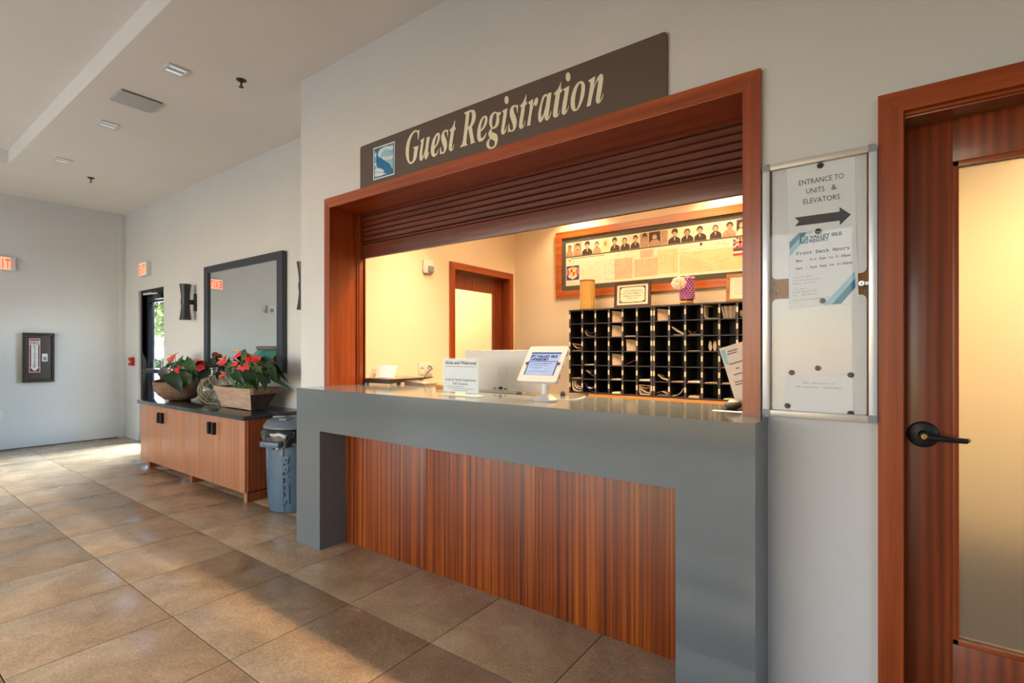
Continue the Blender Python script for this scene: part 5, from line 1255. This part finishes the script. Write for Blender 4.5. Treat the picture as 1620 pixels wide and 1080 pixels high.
for u in (0.235, 0.30, 0.355, 0.395, 0.44, 0.48, 0.515, 0.56, 0.60):
    quad(b, Fp(2), u, u + 0.0012, rr2.uniform(0.06, 0.2), rr2.uniform(0.45, 0.62), 'sepia2')
quad(b, Fp(2), 0.03, 0.235, 0.62, 0.632, 'sepia3'); quad(b, Fp(2), 0.02, 0.028, 0.57, 0.60, 'sepia3'); quad(b, Fp(2), 0.725, 0.735, 0.58, 0.635, 'sepia3')
obj('print', b, t)
b = B()
uu = 0.0
widths = [0.048, 0.052, 0.066, 0.052, 0.05, 0.058, 0.056, 0.052, 0.046, 0.062, 0.036, 0.064, 0.062, 0.060, 0.012, 0.056, 0.062, 0.054, 0.062]
tot = sum(widths)
Fq = lambda k: (lambda u, v: (cx0 + (cx1 - cx0) * u, YB - 0.0216 - 0.0004 * k, cz0 + (cz1 - cz0) * v))
bgs = ['sepia1', 'sepia2', 'sepia1', 'sepia1', 'chart_gold', 'sepia1', 'sepia1', 'sepia1', 'sepia2', 'sepia3', 'sepia2', 'sepia1', 'sepia1', 'sepia1', 'chart', 'sepia1', 'sepia1', 'sepia3', 'sepia1']
cl = ['sepia2', 'sepia2', 'sepia3', 'sepia2', 'chart_gold', 'sepia3', 'sepia3', 'sepia3', 'sepia2', 'sepia2', 'sepia2', 'sepia3', 'sepia3', 'sepia3', 'chart', 'sepia3', 'sepia2', 'sepia1', 'sepia2']
for k, w in enumerate(widths):
    u0, u1 = uu / tot, (uu + w) / tot; uu += w
    v0, v1 = 0.678, 0.985
    quad(b, Fq(0), u0 + 0.001, u1 - 0.001, v0, v1, bgs[k])
    if w < 0.04: continue
    cxu = (u0 + u1) / 2 + rr2.uniform(-0.004, 0.004); W_ = (u1 - u0); H_ = v1 - v0
    hw = W_ * 0.19; hh = H_ * 0.175; hc = v0 + H_ * 0.66
    upoly(b, Fq(1), [(u0 + W_ * 0.02, v0 + 0.002), (u0 + W_ * 0.05, v0 + H_ * 0.28), (u0 + W_ * 0.25, v0 + H_ * 0.43), (cxu, v0 + H_ * 0.5), (u1 - W_ * 0.25, v0 + H_ * 0.43), (u1 - W_ * 0.05, v0 + H_ * 0.28), (u1 - W_ * 0.02, v0 + 0.002)], cl[k])
    if cl[k] == 'sepia3':
        upoly(b, Fq(2), [(cxu - W_ * 0.06, v0 + H_ * 0.42), (cxu + W_ * 0.06, v0 + H_ * 0.42), (cxu, v0 + H_ * 0.18)], 'sepia1')
    E_ = lambda s, dy: [(cxu + hw * s * cos(a), hc + dy + hh * s * sin(a)) for a in [i * pi / 8 for i in range(16)]]
    upoly(b, Fq(2), E_(1.3, 0.02 * (k % 3)), 'sepia3' if bgs[k] != 'chart_gold' else 'chart_grey')
    upoly(b, Fq(3), [(x, y) for x, y in E_(1.0, -0.012)], 'skin1' if k % 4 else 'sepia2')
    quad(b, Fq(4), cxu - hw * 0.55, cxu - hw * 0.15, hc + 0.006, hc + 0.014, 'sepia3'); quad(b, Fq(4), cxu + hw * 0.15, cxu + hw * 0.55, hc + 0.006, hc + 0.014, 'sepia3')
    quad(b, Fq(4), cxu - hw * 0.3, cxu + hw * 0.3, hc - 0.075, hc - 0.066 + 0.016 * (k % 2), 'sepia3' if k % 2 else 'sepia2')
obj('portrait_strip', b, t)
b = B()
quad(b, Fq(0), 0.004, 0.082, 0.13, 0.46, 'flagblue')
g = lambda k: (lambda u, v: Fq(k)(0.004 + 0.078 * u, 0.13 + 0.33 * v))
upoly(b, g(1), [(0.08, 0.80), (0.30, 0.88), (0.5, 0.82), (0.70, 0.88), (0.92, 0.80), (0.95, 0.45), (0.80, 0.18), (0.5, 0.05), (0.20, 0.18), (0.05, 0.45)], 'sepia1')
upoly(b, g(2), [(0.30, 0.78), (0.70, 0.78), (0.74, 0.45), (0.5, 0.22), (0.26, 0.45)], 'gold')
for u0, u1, v0, v1, m in ((0.34, 0.48, 0.55, 0.74, 'flagred'), (0.52, 0.66, 0.36, 0.54, 'flagred'), (0.52, 0.66, 0.57, 0.74, 'sepia1'), (0.36, 0.48, 0.36, 0.53, 'sepia1'), (0.10, 0.22, 0.35, 0.75, 'flagred'), (0.78, 0.90, 0.35, 0.75, 'flagred')):
    quad(b, g(3), u0, u1, v0, v1, m)
upoly(b, g(3), [(0.38, 0.82), (0.36, 0.95), (0.44, 0.88), (0.5, 0.97), (0.56, 0.88), (0.64, 0.95), (0.62, 0.82)], 'gold')
obj('crest_print', b, t)
b = B()
g = lambda k: (lambda u, v: Fq(k)(0.872 + 0.120 * u, 0.30 + 0.35 * v))
for k, m in enumerate(['flagred', 'flagblue', 'sepia1', 'flagred', 'flagblue', 'sepia1', 'flagred', 'sepia1'][:8]):
    quad(b, g(0), 0, 1, k / 8, (k + 1) / 8, ['flagred', 'sepia1', 'flagblue', 'flagred', 'sepia1', 'flagblue', 'flagred', 'sepia1'][k])
quad(b, g(1), 0, 0.5, 0.45, 1, 'flagblue')
upoly(b, g(2), [(0, 0.45), (0.06, 0.45), (0.5, 0.94), (0.5, 1), (0.44, 1), (0, 0.51)], 'sepia1'); upoly(b, g(2), [(0, 1), (0.06, 1), (0.5, 0.51), (0.5, 0.45), (0.44, 0.45), (0, 0.94)], 'sepia1')
quad(b, g(3), 0.19, 0.31, 0.45, 1, 'sepia1'); quad(b, g(3), 0, 0.5, 0.66, 0.79, 'sepia1'); quad(b, g(4), 0.215, 0.285, 0.45, 1, 'flagred'); quad(b, g(4), 0, 0.5, 0.69, 0.76, 'flagred')
obj('flag_print', b, t)

# things on top of the pigeonholes
zt_ = MZ1 + 0.0005
bz = Vector((-2.433, 4.63, zt_))
t = thing('woven_cylinder', 'tall woven bamboo cylinder standing on the pigeonholes under the crest', 'basket', bz)
b = B(); nz, na = 20, 40
b.lathe([(0.072, 0), (0.072, 0.295), (0.064, 0.295), (0.064, 0.02), (0, 0.02)], bz, 'bamboo_dark', 40)
for i in range(nz):
    z = 0.008 + i * 0.0145
    b.lathe([(0.0722, z), (0.0752, z + 0.003), (0.0752, z + 0.009), (0.0722, z + 0.0115)], bz, 'bamboo', 40)
obj('body', b, t)
b = B()
for k in range(20):
    a = 2 * pi * k / 20
    p = bz + Vector((0.0745 * cos(a), 0.0745 * sin(a), 0))
    b.tube([p + Vector((0, 0, 0.004)), p + Vector((0, 0, 0.292))], 0.0028, 'bamboo', 5)
obj('stakes', b, t)
obj('rim', B().lathe([(0.064, 0.288), (0.077, 0.288), (0.077, 0.302), (0.064, 0.302)], bz, 'bamboo_dark', 40), t)

def desk_frame(x0, x1, y, z, h, tiltk, lb, fm, draw, yaw=0.0):
    """standing picture frame leaning back on the pigeonholes"""
    c = Vector(((x0 + x1) / 2, y, z)); w = (x1 - x0) / 2
    t = thing('standing_frame', lb, 'picture frame', c)
    Mx = Matrix.Translation(c) @ Matrix.Rotation(yaw, 4, 'Z') @ Matrix.Rotation(-tiltk, 4, 'X')
    def part(nm, b): b.xf(Mx); obj(nm, b, t)
    fwd = 0.026
    for nm, pts in (('frame_rail', [(-w, 0), (w, 0), (w - fwd, fwd), (-w + fwd, fwd)]), ('frame_rail', [(-w, h), (-w + fwd, h - fwd), (w - fwd, h - fwd), (w, h)]),
                    ('frame_rail', [(-w, 0), (-w + fwd, fwd), (-w + fwd, h - fwd), (-w, h)]), ('frame_rail', [(w, 0), (w, h), (w - fwd, h - fwd), (w - fwd, fwd)])):
        part(nm, B().ext([(x, 0, zz2) for x, zz2 in pts], (0, 0.018, 0), fm))
    b = B(); b.box(-w + fwd, w - fwd, 0.008, 0.014, fwd, h - fwd, 'paper_warm')
    draw(b, lambda k: (lambda u, v: (-w + fwd + (2 * w - 2 * fwd) * u, 0.0078 - 0.0004 * k, fwd + (h - 2 * fwd) * v)))
    part('print', b)
    part('strut', B().box(-0.02, 0.02, 0.018, 0.024, 0.0, h * 0.7, 'blackpaint'))
def draw_motto(b, f):
    for u0, u1, v0, v1 in ((0.10, 0.90, 0.86, 0.90), (0.10, 0.90, 0.10, 0.14), (0.08, 0.11, 0.12, 0.88), (0.89, 0.92, 0.12, 0.88)):
        quad(b, f(0), u0, u1, v0, v1, 'frame_bronze')
    for u in (0.13, 0.87):
        for v in (0.17, 0.83):
            quad(b, f(1), u - 0.03, u + 0.03, v - 0.03, v + 0.03, 'mat_board')
    for k, (l, u0, u1) in enumerate((('Treat Employees', 0.20, 0.80), ('Like They Make A', 0.16, 0.84), ('Difference And', 0.22, 0.78), ('They Will', 0.34, 0.66))):
        text(b, l, f(1), u0, u1, 0.66 - 0.125 * k, 0.062, 'ink', bold=0.01)
desk_frame(-2.125, -1.755, 4.60, zt_, 0.25, 0.06, 'bronze framed motto card standing on the pigeonholes', 'frame_bronze', draw_motto)
def draw_text(b, f):
    for k in range(7):
        quad(b, f(0), 0.22, 0.60 + 0.2 * ((k * 0.37) % 1), 0.80 - 0.095 * k, 0.815 - 0.095 * k, 'greyink')
desk_frame(-1.08, -0.86, 4.60, zt_, 0.245, 0.16, 'brown framed certificate leaning on the pigeonholes beside the opening frame', 'frame_brown', draw_text, 0.12)

vc = Vector((-1.42, 4.62, zt_))
t = thing('purple_vase', 'purple scale-patterned vase with a pale pink silk flower on the pigeonholes', 'vase', vc)
b = B().lathe([(0.046, 0.03), (0.062, 0.045), (0.064, 0.2), (0.058, 0.225), (0.05, 0.225), (0.05, 0.05), (0, 0.05)], vc, 'purple', 32)
obj('body', b, t)
b = B()
for i in range(9):
    for k in range(14):
        a = 2 * pi * (k + 0.5 * (i % 2)) / 14; z = 0.05 + i * 0.0185; r = 0.066
        q = lambda da, dz: vc + Vector((r * cos(a + da), r * sin(a + da), z + dz))
        b.tube([q(-0.2, 0.012), q(-0.1, 0.002), q(0, -0.002), q(0.1, 0.002), q(0.2, 0.012)], 0.0022, 'purple_pale', 4, caps=False)
obj('scale_trim', b, t)
obj('foot', B().lathe([(0.0, 0.0), (0.055, 0.0), (0.062, 0.015), (0.05, 0.032), (0.0, 0.034)], vc, 'goldfoil', 24), t)
b = B()
for k in range(26):
    a = k * 2.4; r = 0.02 + 0.04 * ((k * 0.618) % 1)
    b.ball(vc + Vector((r * cos(a), r * sin(a), 0.232 + 0.015 * ((k * 0.3) % 1))), (0.012, 0.012, 0.01), 'purple_pale', 6, 4)
obj('foil_tuft', b, t)
fc = vc + Vector((-0.055, -0.06, 0.19))
b = B()
for ring, (n, rr_, sz, tl) in enumerate(((8, 0.042, 0.030, 0.2), (7, 0.028, 0.026, 0.6), (5, 0.013, 0.020, 1.0))):
    for k in range(n):
        a = 2 * pi * k / n + ring * 0.4
        o_ = len(b.v)
        b.ball((0, 0, 0), (sz, 0.007, sz * 0.95), 'pinkflower', 8, 5)
        b.xf(Matrix.Translation(fc + Vector((rr_ * cos(a), -0.012 * ring, rr_ * sin(a) * 0.8))) @ Matrix.Rotation(-a + pi / 2, 4, 'Y') @ Matrix.Rotation(tl * 0.8, 4, 'X'), o_)
obj('silk_flower', b, t)
obj('stem', B().tube([fc + Vector((0, 0.01, 0)), fc + Vector((0.03, 0.04, -0.01)), vc + Vector((0, 0, 0.2)), vc + Vector((0, 0, 0.06))], 0.003, 'stem', 6), t)

# office wall fittings
t = thing('smoke_alarm', 'small white wall alarm high on the office side wall by the frosted door', 'alarm', (XO, 3.435, 2.087))
obj('body', B().box(XO, XO + 0.03, 3.372, 3.498, 2.087, 2.215, 'white', 0.012), t)
obj('lens', B().box(XO + 0.03, XO + 0.042, 3.42, 3.49, 2.10, 2.16, 'greyplastic', 0.006), t)
t = thing('wall_socket', 'cream double wall socket plate above the counter by the office door', 'socket', (XO, 3.41, 1.10))
obj('plate', B().box(XO, XO + 0.008, 3.32, 3.50, 1.10, 1.236, 'offwhite', 0.003), t)
for y in (3.365, 3.455):
    obj('receptacle', B().box(XO + 0.008, XO + 0.012, y - 0.02, y + 0.02, 1.12, 1.155, 'white', 0.002).box(XO + 0.008, XO + 0.012, y - 0.02, y + 0.02, 1.18, 1.215, 'white', 0.002), t)
for x, y, lb in ((-2.62, 4.62, 'recessed warm downlight over the crest end of the framed chart'), (-1.12, 4.62, 'recessed warm downlight over the flag end of the framed chart')):
    t = thing('recessed_spotlight', lb, 'ceiling light', (x, y, 3.0))
    obj('trim_ring', B().lathe([(0.075, 0.0), (0.075, -0.008), (0.058, -0.008), (0.055, 0.0)], (x, y, 3.0), 'white', 28), t)
    obj('lens', B().lathe([(0.0, -0.004), (0.055, -0.003)], (x, y, 3.0), 'lampglow', 28), t)

# ================================================================== ON THE COUNTER
zc = 1.084
# tablet on a stand
tp = Vector((-1.42, 2.235, zc))
t = thing('tablet_kiosk', 'white tablet on a round-based stand facing the guests on the counter', 'tablet', tp)
obj('base', B().lathe([(0.0, 0.0), (0.062, 0.0), (0.063, 0.008), (0.058, 0.014), (0.036, 0.028), (0.024, 0.036), (0.0, 0.037)], tp, 'white', 36), t)
obj('stem', B().lathe([(0.021, 0.03), (0.021, 0.108), (0.018, 0.114)], tp, 'white', 24), t)
Tm = Matrix.Translation((-1.458, 2.20, 1.186)) @ Matrix.Rotation(-radians(36), 4, 'X')
def tpart(nm, b, par=t): b.xf(Tm); return obj(nm, b, par)
tw, th_ = 0.246, 0.228
b = B().ext([(x, 0, z) for x, z in rrect(-tw / 2, tw / 2, 0, th_, 0.014)], (0, 0.024, 0), 'white')
tpart('enclosure', b)
b = B(); F3 = lambda k: (lambda u, v: (-0.094 + 0.188 * u, -0.0006 - 0.0004 * k, 0.042 + 0.145 * v))
quad(b, F3(0), 0, 1, 0, 1, 'screen'); quad(b, F3(1), 0, 1, 0.93, 1, 'screenbar'); quad(b, F3(1), 0, 1, 0.58, 0.60, 'screenbar')
quad(b, F3(1), 0, 0.04, 0, 0.58, 'screenbar'); quad(b, F3(1), 0.96, 1, 0, 0.58, 'screenbar')
quad(b, F3(1), 0.03, 0.20, 0.64, 0.88, 'screenbar'); upoly(b, F3(2), [(0.03, 0.66), (0.10, 0.68), (0.20, 0.80), (0.20, 0.86), (0.12, 0.80), (0.07, 0.74)], 'screen')
text(b, 'VALLEY ISLE', F3(2), 0.22, 0.92, 0.77, 0.10, 'screenink', bold=0.04); text(b, 'RESORT', F3(2), 0.22, 0.66, 0.63, 0.10, 'screenink', bold=0.04)
text(b, 'Guest & Vehicle Registration', F3(2), 0.10, 0.80, 0.48, 0.05, 'screenink', bold=0.01)
for k, (u1, v) in enumerate(((0.7, 0.40), (0.55, 0.30), (0.78, 0.14))):
    quad(b, F3(2), 0.10, u1, v, v + 0.012, 'screenbar')
tpart('screen', b)
b = B().box(-0.108, -0.094, -0.002, 0.004, 0.107, 0.121, 'ink').box(0.094, 0.108, -0.002, 0.004, 0.107, 0.121, 'ink')
b.box(tw / 2 - 0.002, tw / 2 + 0.001, 0.006, 0.016, 0.17, 0.20, 'greyplastic').box(tw / 2 - 0.002, tw / 2 + 0.001, 0.006, 0.016, 0.03, 0.055, 'greyplastic').box(tw / 2 - 0.002, tw / 2 + 0.001, 0.009, 0.014, 0.10, 0.108, 'ink')
tpart('button', b)
obj('cable', B().tube([(-1.40, 2.262, 1.10), (-1.36, 2.30, 1.0875), (-1.32, 2.38, 1.0868), (-1.33, 2.46, 1.0868), (-1.36, 2.56, 1.0868)], 0.0026, 'white', 6), t)

# acrylic sign
ax0, ax1, ay, az1 = -2.118, -1.832, 2.19, 1.306
t = thing('acrylic_sign', 'clear acrylic sign holder with a white welcome and self check-in sheet', 'sign', ((ax0 + ax1) / 2, ay, zc))
b = B().box(ax0, ax1, ay - 0.003, ay, zc + 0.004, az1, 'acrylic').box(ax0, ax1, ay + 0.0032, ay + 0.006, zc + 0.004, az1, 'acrylic')
obj('holder', b, t)
obj('base', B().box(ax0, ax1, ay - 0.03, ay + 0.05, zc, zc + 0.004, 'acryl_edge'), t)
b = B().box(ax0 + 0.008, ax1 - 0.010, ay + 0.0008, ay + 0.0016, zc + 0.022, az1 - 0.008, 'paper')
F4 = lambda u, v: (ax0 + 0.008 + (ax1 - ax0 - 0.018) * u, ay + 0.0004, zc + 0.022 + (az1 - zc - 0.03) * v)
text(b, 'Aloha and Welcome!', F4, 0.04, 0.96, 0.84, 0.105, 'ink', bold=0.03, shear=0.2)
quad(b, F4, 0.05, 0.95, 0.765, 0.78, 'greyink')
text(b, 'Guest & Vehicle Registration', F4, 0.05, 0.95, 0.34, 0.075, 'ink', bold=0.015)
text(b, 'Self Check-in', F4, 0.28, 0.72, 0.22, 0.075, 'ink', bold=0.015)
for u0, u1, v in ((0.08, 0.60, 0.155), (0.14, 0.88, 0.10), (0.25, 0.72, 0.045)):
    quad(b, F4, u0, u1, v, v + 0.014, 'greyink')
obj('sheet', b, t)

# white monitor seen from behind
t = thing('monitor', 'white computer monitor seen from behind on the counter', 'monitor', (-2.0, 2.56, zc))
b = B().box(-2.245, -1.640, 2.535, 2.565, 1.094, 1.3500, 'offwhite', 0.004)
obj('shell', b, t)
obj('ports', B().box(-1.965, -1.935, 2.5335, 2.5355, 1.100, 1.118, 'greyplastic').box(-1.993, -1.988, 2.5335, 2.5355, 1.102, 1.112, 'ink').box(-1.983, -1.978, 2.5335, 2.5355, 1.102, 1.112, 'ink').box(-2.003, -1.999, 2.5335, 2.5355, 1.102, 1.112, 'ink').box(-1.915, -1.909, 2.5335, 2.5355, 1.100, 1.110, 'ink').box(-1.903, -1.897, 2.5335, 2.5355, 1.100, 1.110, 'ink').box(-1.945, -1.933, 2.52, 2.536, 1.104, 1.118, 'ink'), t)
b = B().tube([(-1.93 + 0.032 * cos(a * pi / 16), 2.5345, 1.215 + 0.032 * sin(a * pi / 16)) for a in range(32)], 0.0014, 'offwhite', 4, closed=True)
b.box(-1.94, -1.937, 2.534, 2.5352, 1.198, 1.234, 'offwhite').box(-1.925, -1.922, 2.534, 2.5352, 1.196, 1.226, 'offwhite')
obj('round_emblem', b, t)
obj('stand', B().box(-2.1, -1.8, 2.5, 2.598, zc, zc + 0.01, 'offwhite', 0.003), t)
o = obj('cable_clip', B().lathe([(0.014, 0.0), (0.016, 0.004), (0.013, 0.02), (0.006, 0.028), (0.0, 0.028)], (-1.497, 2.545, zc), 'ink', 16), at=(-1.497, 2.545, zc)); props(o, 'small black knob on the counter behind the tablet', 'knob')

# black paper tray with standing papers
trc = Vector((-3.12, 2.72, zc))
t = thing('paper_tray', 'shallow black wedge-shaped desk tray on small feet at the shutter end of the counter', 'tray', trc)
tx0, tx1, ty0, ty1 = -3.275, -2.965, 2.50, 2.96
b = B()
b.add([(tx0, ty0, 1.098), (tx1, ty0, 1.098), (tx1, ty1 - 0.1, 1.118), (tx0, ty1 - 0.1, 1.118), (tx0, ty1, 1.127), (tx1, ty1, 1.127), (tx0, ty0, 1.130), (tx1, ty0, 1.130), (tx1, ty1, 1.131), (tx0, ty1, 1.131)],
      [(0, 1, 2, 3), (3, 2, 5, 4), (0, 6, 7, 1), (1, 7, 8, 5, 2), (4, 5, 8, 9), (0, 3, 4, 9, 6), (6, 9, 8, 7)], 'tray')
obj('body', b, t)
obj('top_plate', B().box(tx0 + 0.012, tx1 - 0.012, ty0 + 0.012, ty1 - 0.012, 1.1312, 1.1335, 'greypad', 0.001), t)
for x in (tx0 + 0.02, tx1 - 0.02):
    obj('foot', B().box(x - 0.012, x + 0.012, ty0 + 0.01, ty0 + 0.035, zc, 1.0985, 'offwhite'), t)
    obj('foot', B().box(x - 0.012, x + 0.012, ty1 - 0.13, ty1 - 0.105, zc, 1.1175, 'offwhite'), t)
b = B().box(-0.10, 0.09, -0.006, 0.006, 0, 0.105, 'paper')
b.xf(Matrix.Translation((-3.12, 2.585, 1.134)) @ Matrix.Rotation(radians(6), 4, 'Z') @ Matrix.Rotation(radians(-24), 4, 'X'))
o = obj('paper_stack', b, at=(-3.12, 2.585, 1.134)); props(o, 'block of white paper slips leaning upright in the black tray', 'paper')
b = B().box(-0.03, 0.03, -0.003, 0.003, 0, 0.075, 'paper_warm').box(0.0, 0.028, -0.0045, -0.003, 0.004, 0.034, 'gold')
b.xf(Matrix.Translation((-3.228, 2.555, 1.134)) @ Matrix.Rotation(radians(10), 4, 'Z') @ Matrix.Rotation(radians(-20), 4, 'X'))
o = obj('card_pack', b, at=(-3.228, 2.555, 1.134)); props(o, 'thin cream card with a yellow patch beside the white paper slips', 'card')
# card terminal
kc = Vector((-2.845, 2.71, zc))
t = thing('card_terminal', 'low grey card terminal with dark screen beside the black tray', 'card terminal', kc)
Mk = Matrix.Translation(kc) @ Matrix.Rotation(radians(86), 4, 'Z')
def kp(nm, b): b.xf(Mk); obj(nm, b, t)
kp('body', B().ext([(-0.065, -0.11, 0), (-0.065, 0.12, 0), (-0.065, 0.12, 0.034), (-0.065, -0.11, 0.016)], (0.13, 0, 0), 'greypad'))
kp('screen', B().ext([(-0.060, 0.035, 0.0278), (-0.060, 0.115, 0.0340), (-0.060, 0.115, 0.0352), (-0.060, 0.035, 0.0290)], (0.12, 0, 0), 'ink'))
kb = B()
for i in range(3):
    for j in range(4):
        y = -0.06 + 0.02 * j; z = 0.0145 + (y + 0.08) * 0.157
        kb.box(-0.032 + 0.024 * i, -0.014 + 0.024 * i, y, y + 0.012, z, z + 0.004, 'offwhite')
kp('keypad', kb)
o = obj('power_cable', B().tube([(XO + 0.012, 3.45, 1.20), (XO + 0.06, 3.42, 1.20), (-3.34, 3.3, 1.20), (-3.1, 3.08, 1.195), (-2.975, 2.90, 1.17), (-2.955, 2.83, 1.12), (-2.953, 2.828, 1.089)], 0.005, 'ink', 8), at=(-2.953, 2.828, 1.089)); props(o, 'black power cable looping from the wall socket down to the counter', 'cable')
o = obj('wood_block', B().box(-2.51, -2.40, 2.525, 2.575, zc, zc + 0.03, 'pine', 0.003), at=(-2.45, 2.55, zc)); props(o, 'small brown wooden block on the counter beside the acrylic sign', 'block')

# leaning card in a holder, mouse-like weight
t = thing('card_stand', 'cream printed card leaning back in a clear holder against the opening frame', 'card', (-0.52, 2.47, zc))
Ms = Matrix.Translation((-0.52, 2.475, zc)) @ Matrix.Rotation(radians(-6), 4, 'Z') @ Matrix.Rotation(radians(-17), 4, 'Y')
b = B(); bw = 0.10
pts = [(-0.012, 0, 0), (bw, 0, 0), (bw, 0, 0.288), (-0.012, 0, 0.288)]
b.ext(pts, (0, 0.002, 0), 'paper_warm')
F5 = lambda u, v: (-0.012 + (bw + 0.012) * u, -0.0005, 0.288 * v)
quad(b, F5, 0.05, 0.2, 0.72, 0.96, 'lightteal')
for u0, u1, v in ((0.3, 0.7, 0.90), (0.25, 0.65, 0.86), (0.2, 0.8, 0.70), (0.4, 0.55, 0.61), (0.25, 0.8, 0.52), (0.2, 0.8, 0.40), (0.2, 0.7, 0.36)):
    quad(b, F5, u0, u1, v, v + 0.022, 'greyink')
b.xf(Ms); obj('card', b, t)
b = B().ext([(-0.013, 0.0026, 0), (bw, 0.0026, 0), (bw, 0.0026, 0.29), (-0.013, 0.0026, 0.29)], (0, 0.002, 0), 'acrylic'); b.xf(Ms); obj('holder', b, t)
o = obj('black_mouse', B().ball((-0.535, 2.40, zc + 0.020), (0.034, 0.06, 0.020), 'ink', 20, 12).ball((-0.535, 2.405, zc + 0.026), (0.026, 0.05, 0.018), 'offwhite', 20, 12), at=(-0.535, 2.40, zc)); props(o, 'black and pale computer mouse on the counter below the leaning card', 'mouse')
o = obj('paper_slip', B().box(-0.60, -0.48, 2.30, 2.335, zc, zc + 0.0012, 'paper'), at=(-0.54, 2.32, zc)); props(o, 'narrow white slip lying on the counter in front of the mouse', 'paper')

# ================================================================== OUTSIDE THE EXIT DOOR
slope = 0.030
def gz(y): return max(0.0, slope * (y - 6.0)) * 1.25
gp = B()
ys = [3.0, 6.0, 12.0, 20.0, 30.0]
gp.add([(x, y, gz(y) - 0.02) for y in ys for x in (-90, 6)], [(2 * i, 2 * i + 1, 2 * i + 3, 2 * i + 2) for i in range(4)], 'pavement')
struct('ground_outside', gp)
RAY = Vector((-1.1565, 0.3927))
def at_ray(D, side=0.0):
    n = Vector((0.3927, 1.1565)).normalized()
    p = RAY * D + n * side
    return p
def car(D, side, lb, body_m):
    p = at_ray(D, side); z0 = gz(p.y) + 0.25
    t = thing('parked_car', lb, 'car', (p.x, p.y, z0))
    yaw = math.atan2(0.3927, -1.1565) + pi / 2 - 0.35
    Mc = Matrix.Translation((p.x, p.y, z0)) @ Matrix.Rotation(yaw, 4, 'Z')
    def cp(nm, b): b.xf(Mc); obj(nm, b, t)
    prof = [(-2.2, 0.35), (2.2, 0.35), (2.25, 0.75), (2.1, 0.95), (1.2, 1.05), (0.6, 1.55), (0.2, 1.66), (-1.7, 1.64), (-2.1, 1.1), (-2.25, 0.8)]
    cp('body', B().ext([(x, -0.88, z) for x, z in prof], (0, 1.76, 0), body_m))
    wp = [(1.0, 1.08), (0.55, 1.5), (-1.6, 1.54), (-1.9, 1.1)]
    cp('side_window', B().ext([(x, -0.89, z) for x, z in wp], (0, 0.005, 0), 'cardark')); cp('side_window', B().ext([(x, 0.885, z) for x, z in wp], (0, 0.005, 0), 'cardark'))
    cp('windscreen', B().add([(1.17, -0.75, 1.09), (1.17, 0.75, 1.09), (0.63, 0.7, 1.53), (0.63, -0.7, 1.53)], [(0, 1, 2, 3)], 'cardark').add([(-2.12, -0.75, 1.12), (-2.12, 0.75, 1.12), (-1.76, 0.7, 1.57), (-1.76, -0.7, 1.57)], [(0, 1, 2, 3)], 'cardark'))
    for x in (-1.35, 1.4):
        for y in (-0.88, 0.68):
            cp('wheel', B().lathe([(0.0, 0.0), (0.33, 0.02), (0.34, 0.18), (0.0, 0.2)], (x, y, 0.34), 'tyre', 18, 'y'))
car(37, 0.0, 'white parked car seen through the glazed exit door', 'carwhite')
def leafcloud(c, r, n, m, size, seed):
    rg = random.Random(seed); b = B(); vs = []; fs = []
    for k in range(n):
        d = Vector((rg.gauss(0, 1), rg.gauss(0, 1), rg.gauss(0, 1))).normalized() * (rg.random() ** 0.4)
        p = Vector((c[0] + d.x * r[0], c[1] + d.y * r[1], c[2] + d.z * r[2]))
        a = Vector((rg.gauss(0, 1), rg.gauss(0, 1), rg.gauss(0, 1))).normalized(); q = a.orthogonal().normalized(); s = size * rg.uniform(0.6, 1.3)
        i = len(vs)
        vs += [p - a * s, p + q * s * 0.5, p + a * s, p - q * s * 0.5]; fs.append((i, i + 1, i + 2, i + 3))
    b.add(vs, fs, m)
    return b
p = at_ray(33, 0); z0 = gz(p.y)
o = obj('clipped_hedge', leafcloud((p.x, p.y, z0 + 0.25), (1.2, 5.0, 0.32), 1600, 'hedge', 0.16, 5), at=(p.x, p.y, z0)); props(o, 'low green hedge in front of the parked car outside', 'hedge', kind='stuff')
def tree(D, side, h, r, n, m, seed, lb):
    p = at_ray(D, side); z0 = gz(p.y)
    t = thing('leafy_tree', lb, 'tree', (p.x, p.y, z0))
    b = B().tube([(p.x, p.y, z0 - 0.1), (p.x + 0.1, p.y, z0 + h * 0.3), (p.x - 0.1, p.y + 0.1, z0 + h * 0.6), (p.x, p.y, z0 + h)], [0.22, 0.18, 0.14, 0.05], 'bark', 8)
    for k in range(5):
        a = k * 1.3
        b.tube([(p.x, p.y, z0 + h * (0.4 + 0.08 * k)), (p.x + r * 0.5 * cos(a), p.y + r * 0.5 * sin(a), z0 + h * (0.6 + 0.08 * k))], [0.08, 0.03], 'bark', 6)
    obj('trunk', b, t)
    c = obj('crown', leafcloud((p.x, p.y, z0 + h * 0.72), (r, r, h * 0.48), n, m, 0.30, seed), t); c['kind'] = 'stuff'
tree(44, 1.6, 6.5, 3.4, 2600, 'tree1', 11, 'yellow-green leafy tree behind the parked car outside')
tree(56, -2.0, 8.0, 4.5, 3000, 'tree2', 12, 'darker green tree standing behind the yellow-green one outside')
tree(30, 4.6, 6.0, 2.6, 2000, 'tree1', 13, 'nearer leafy tree beside the exit door path outside')
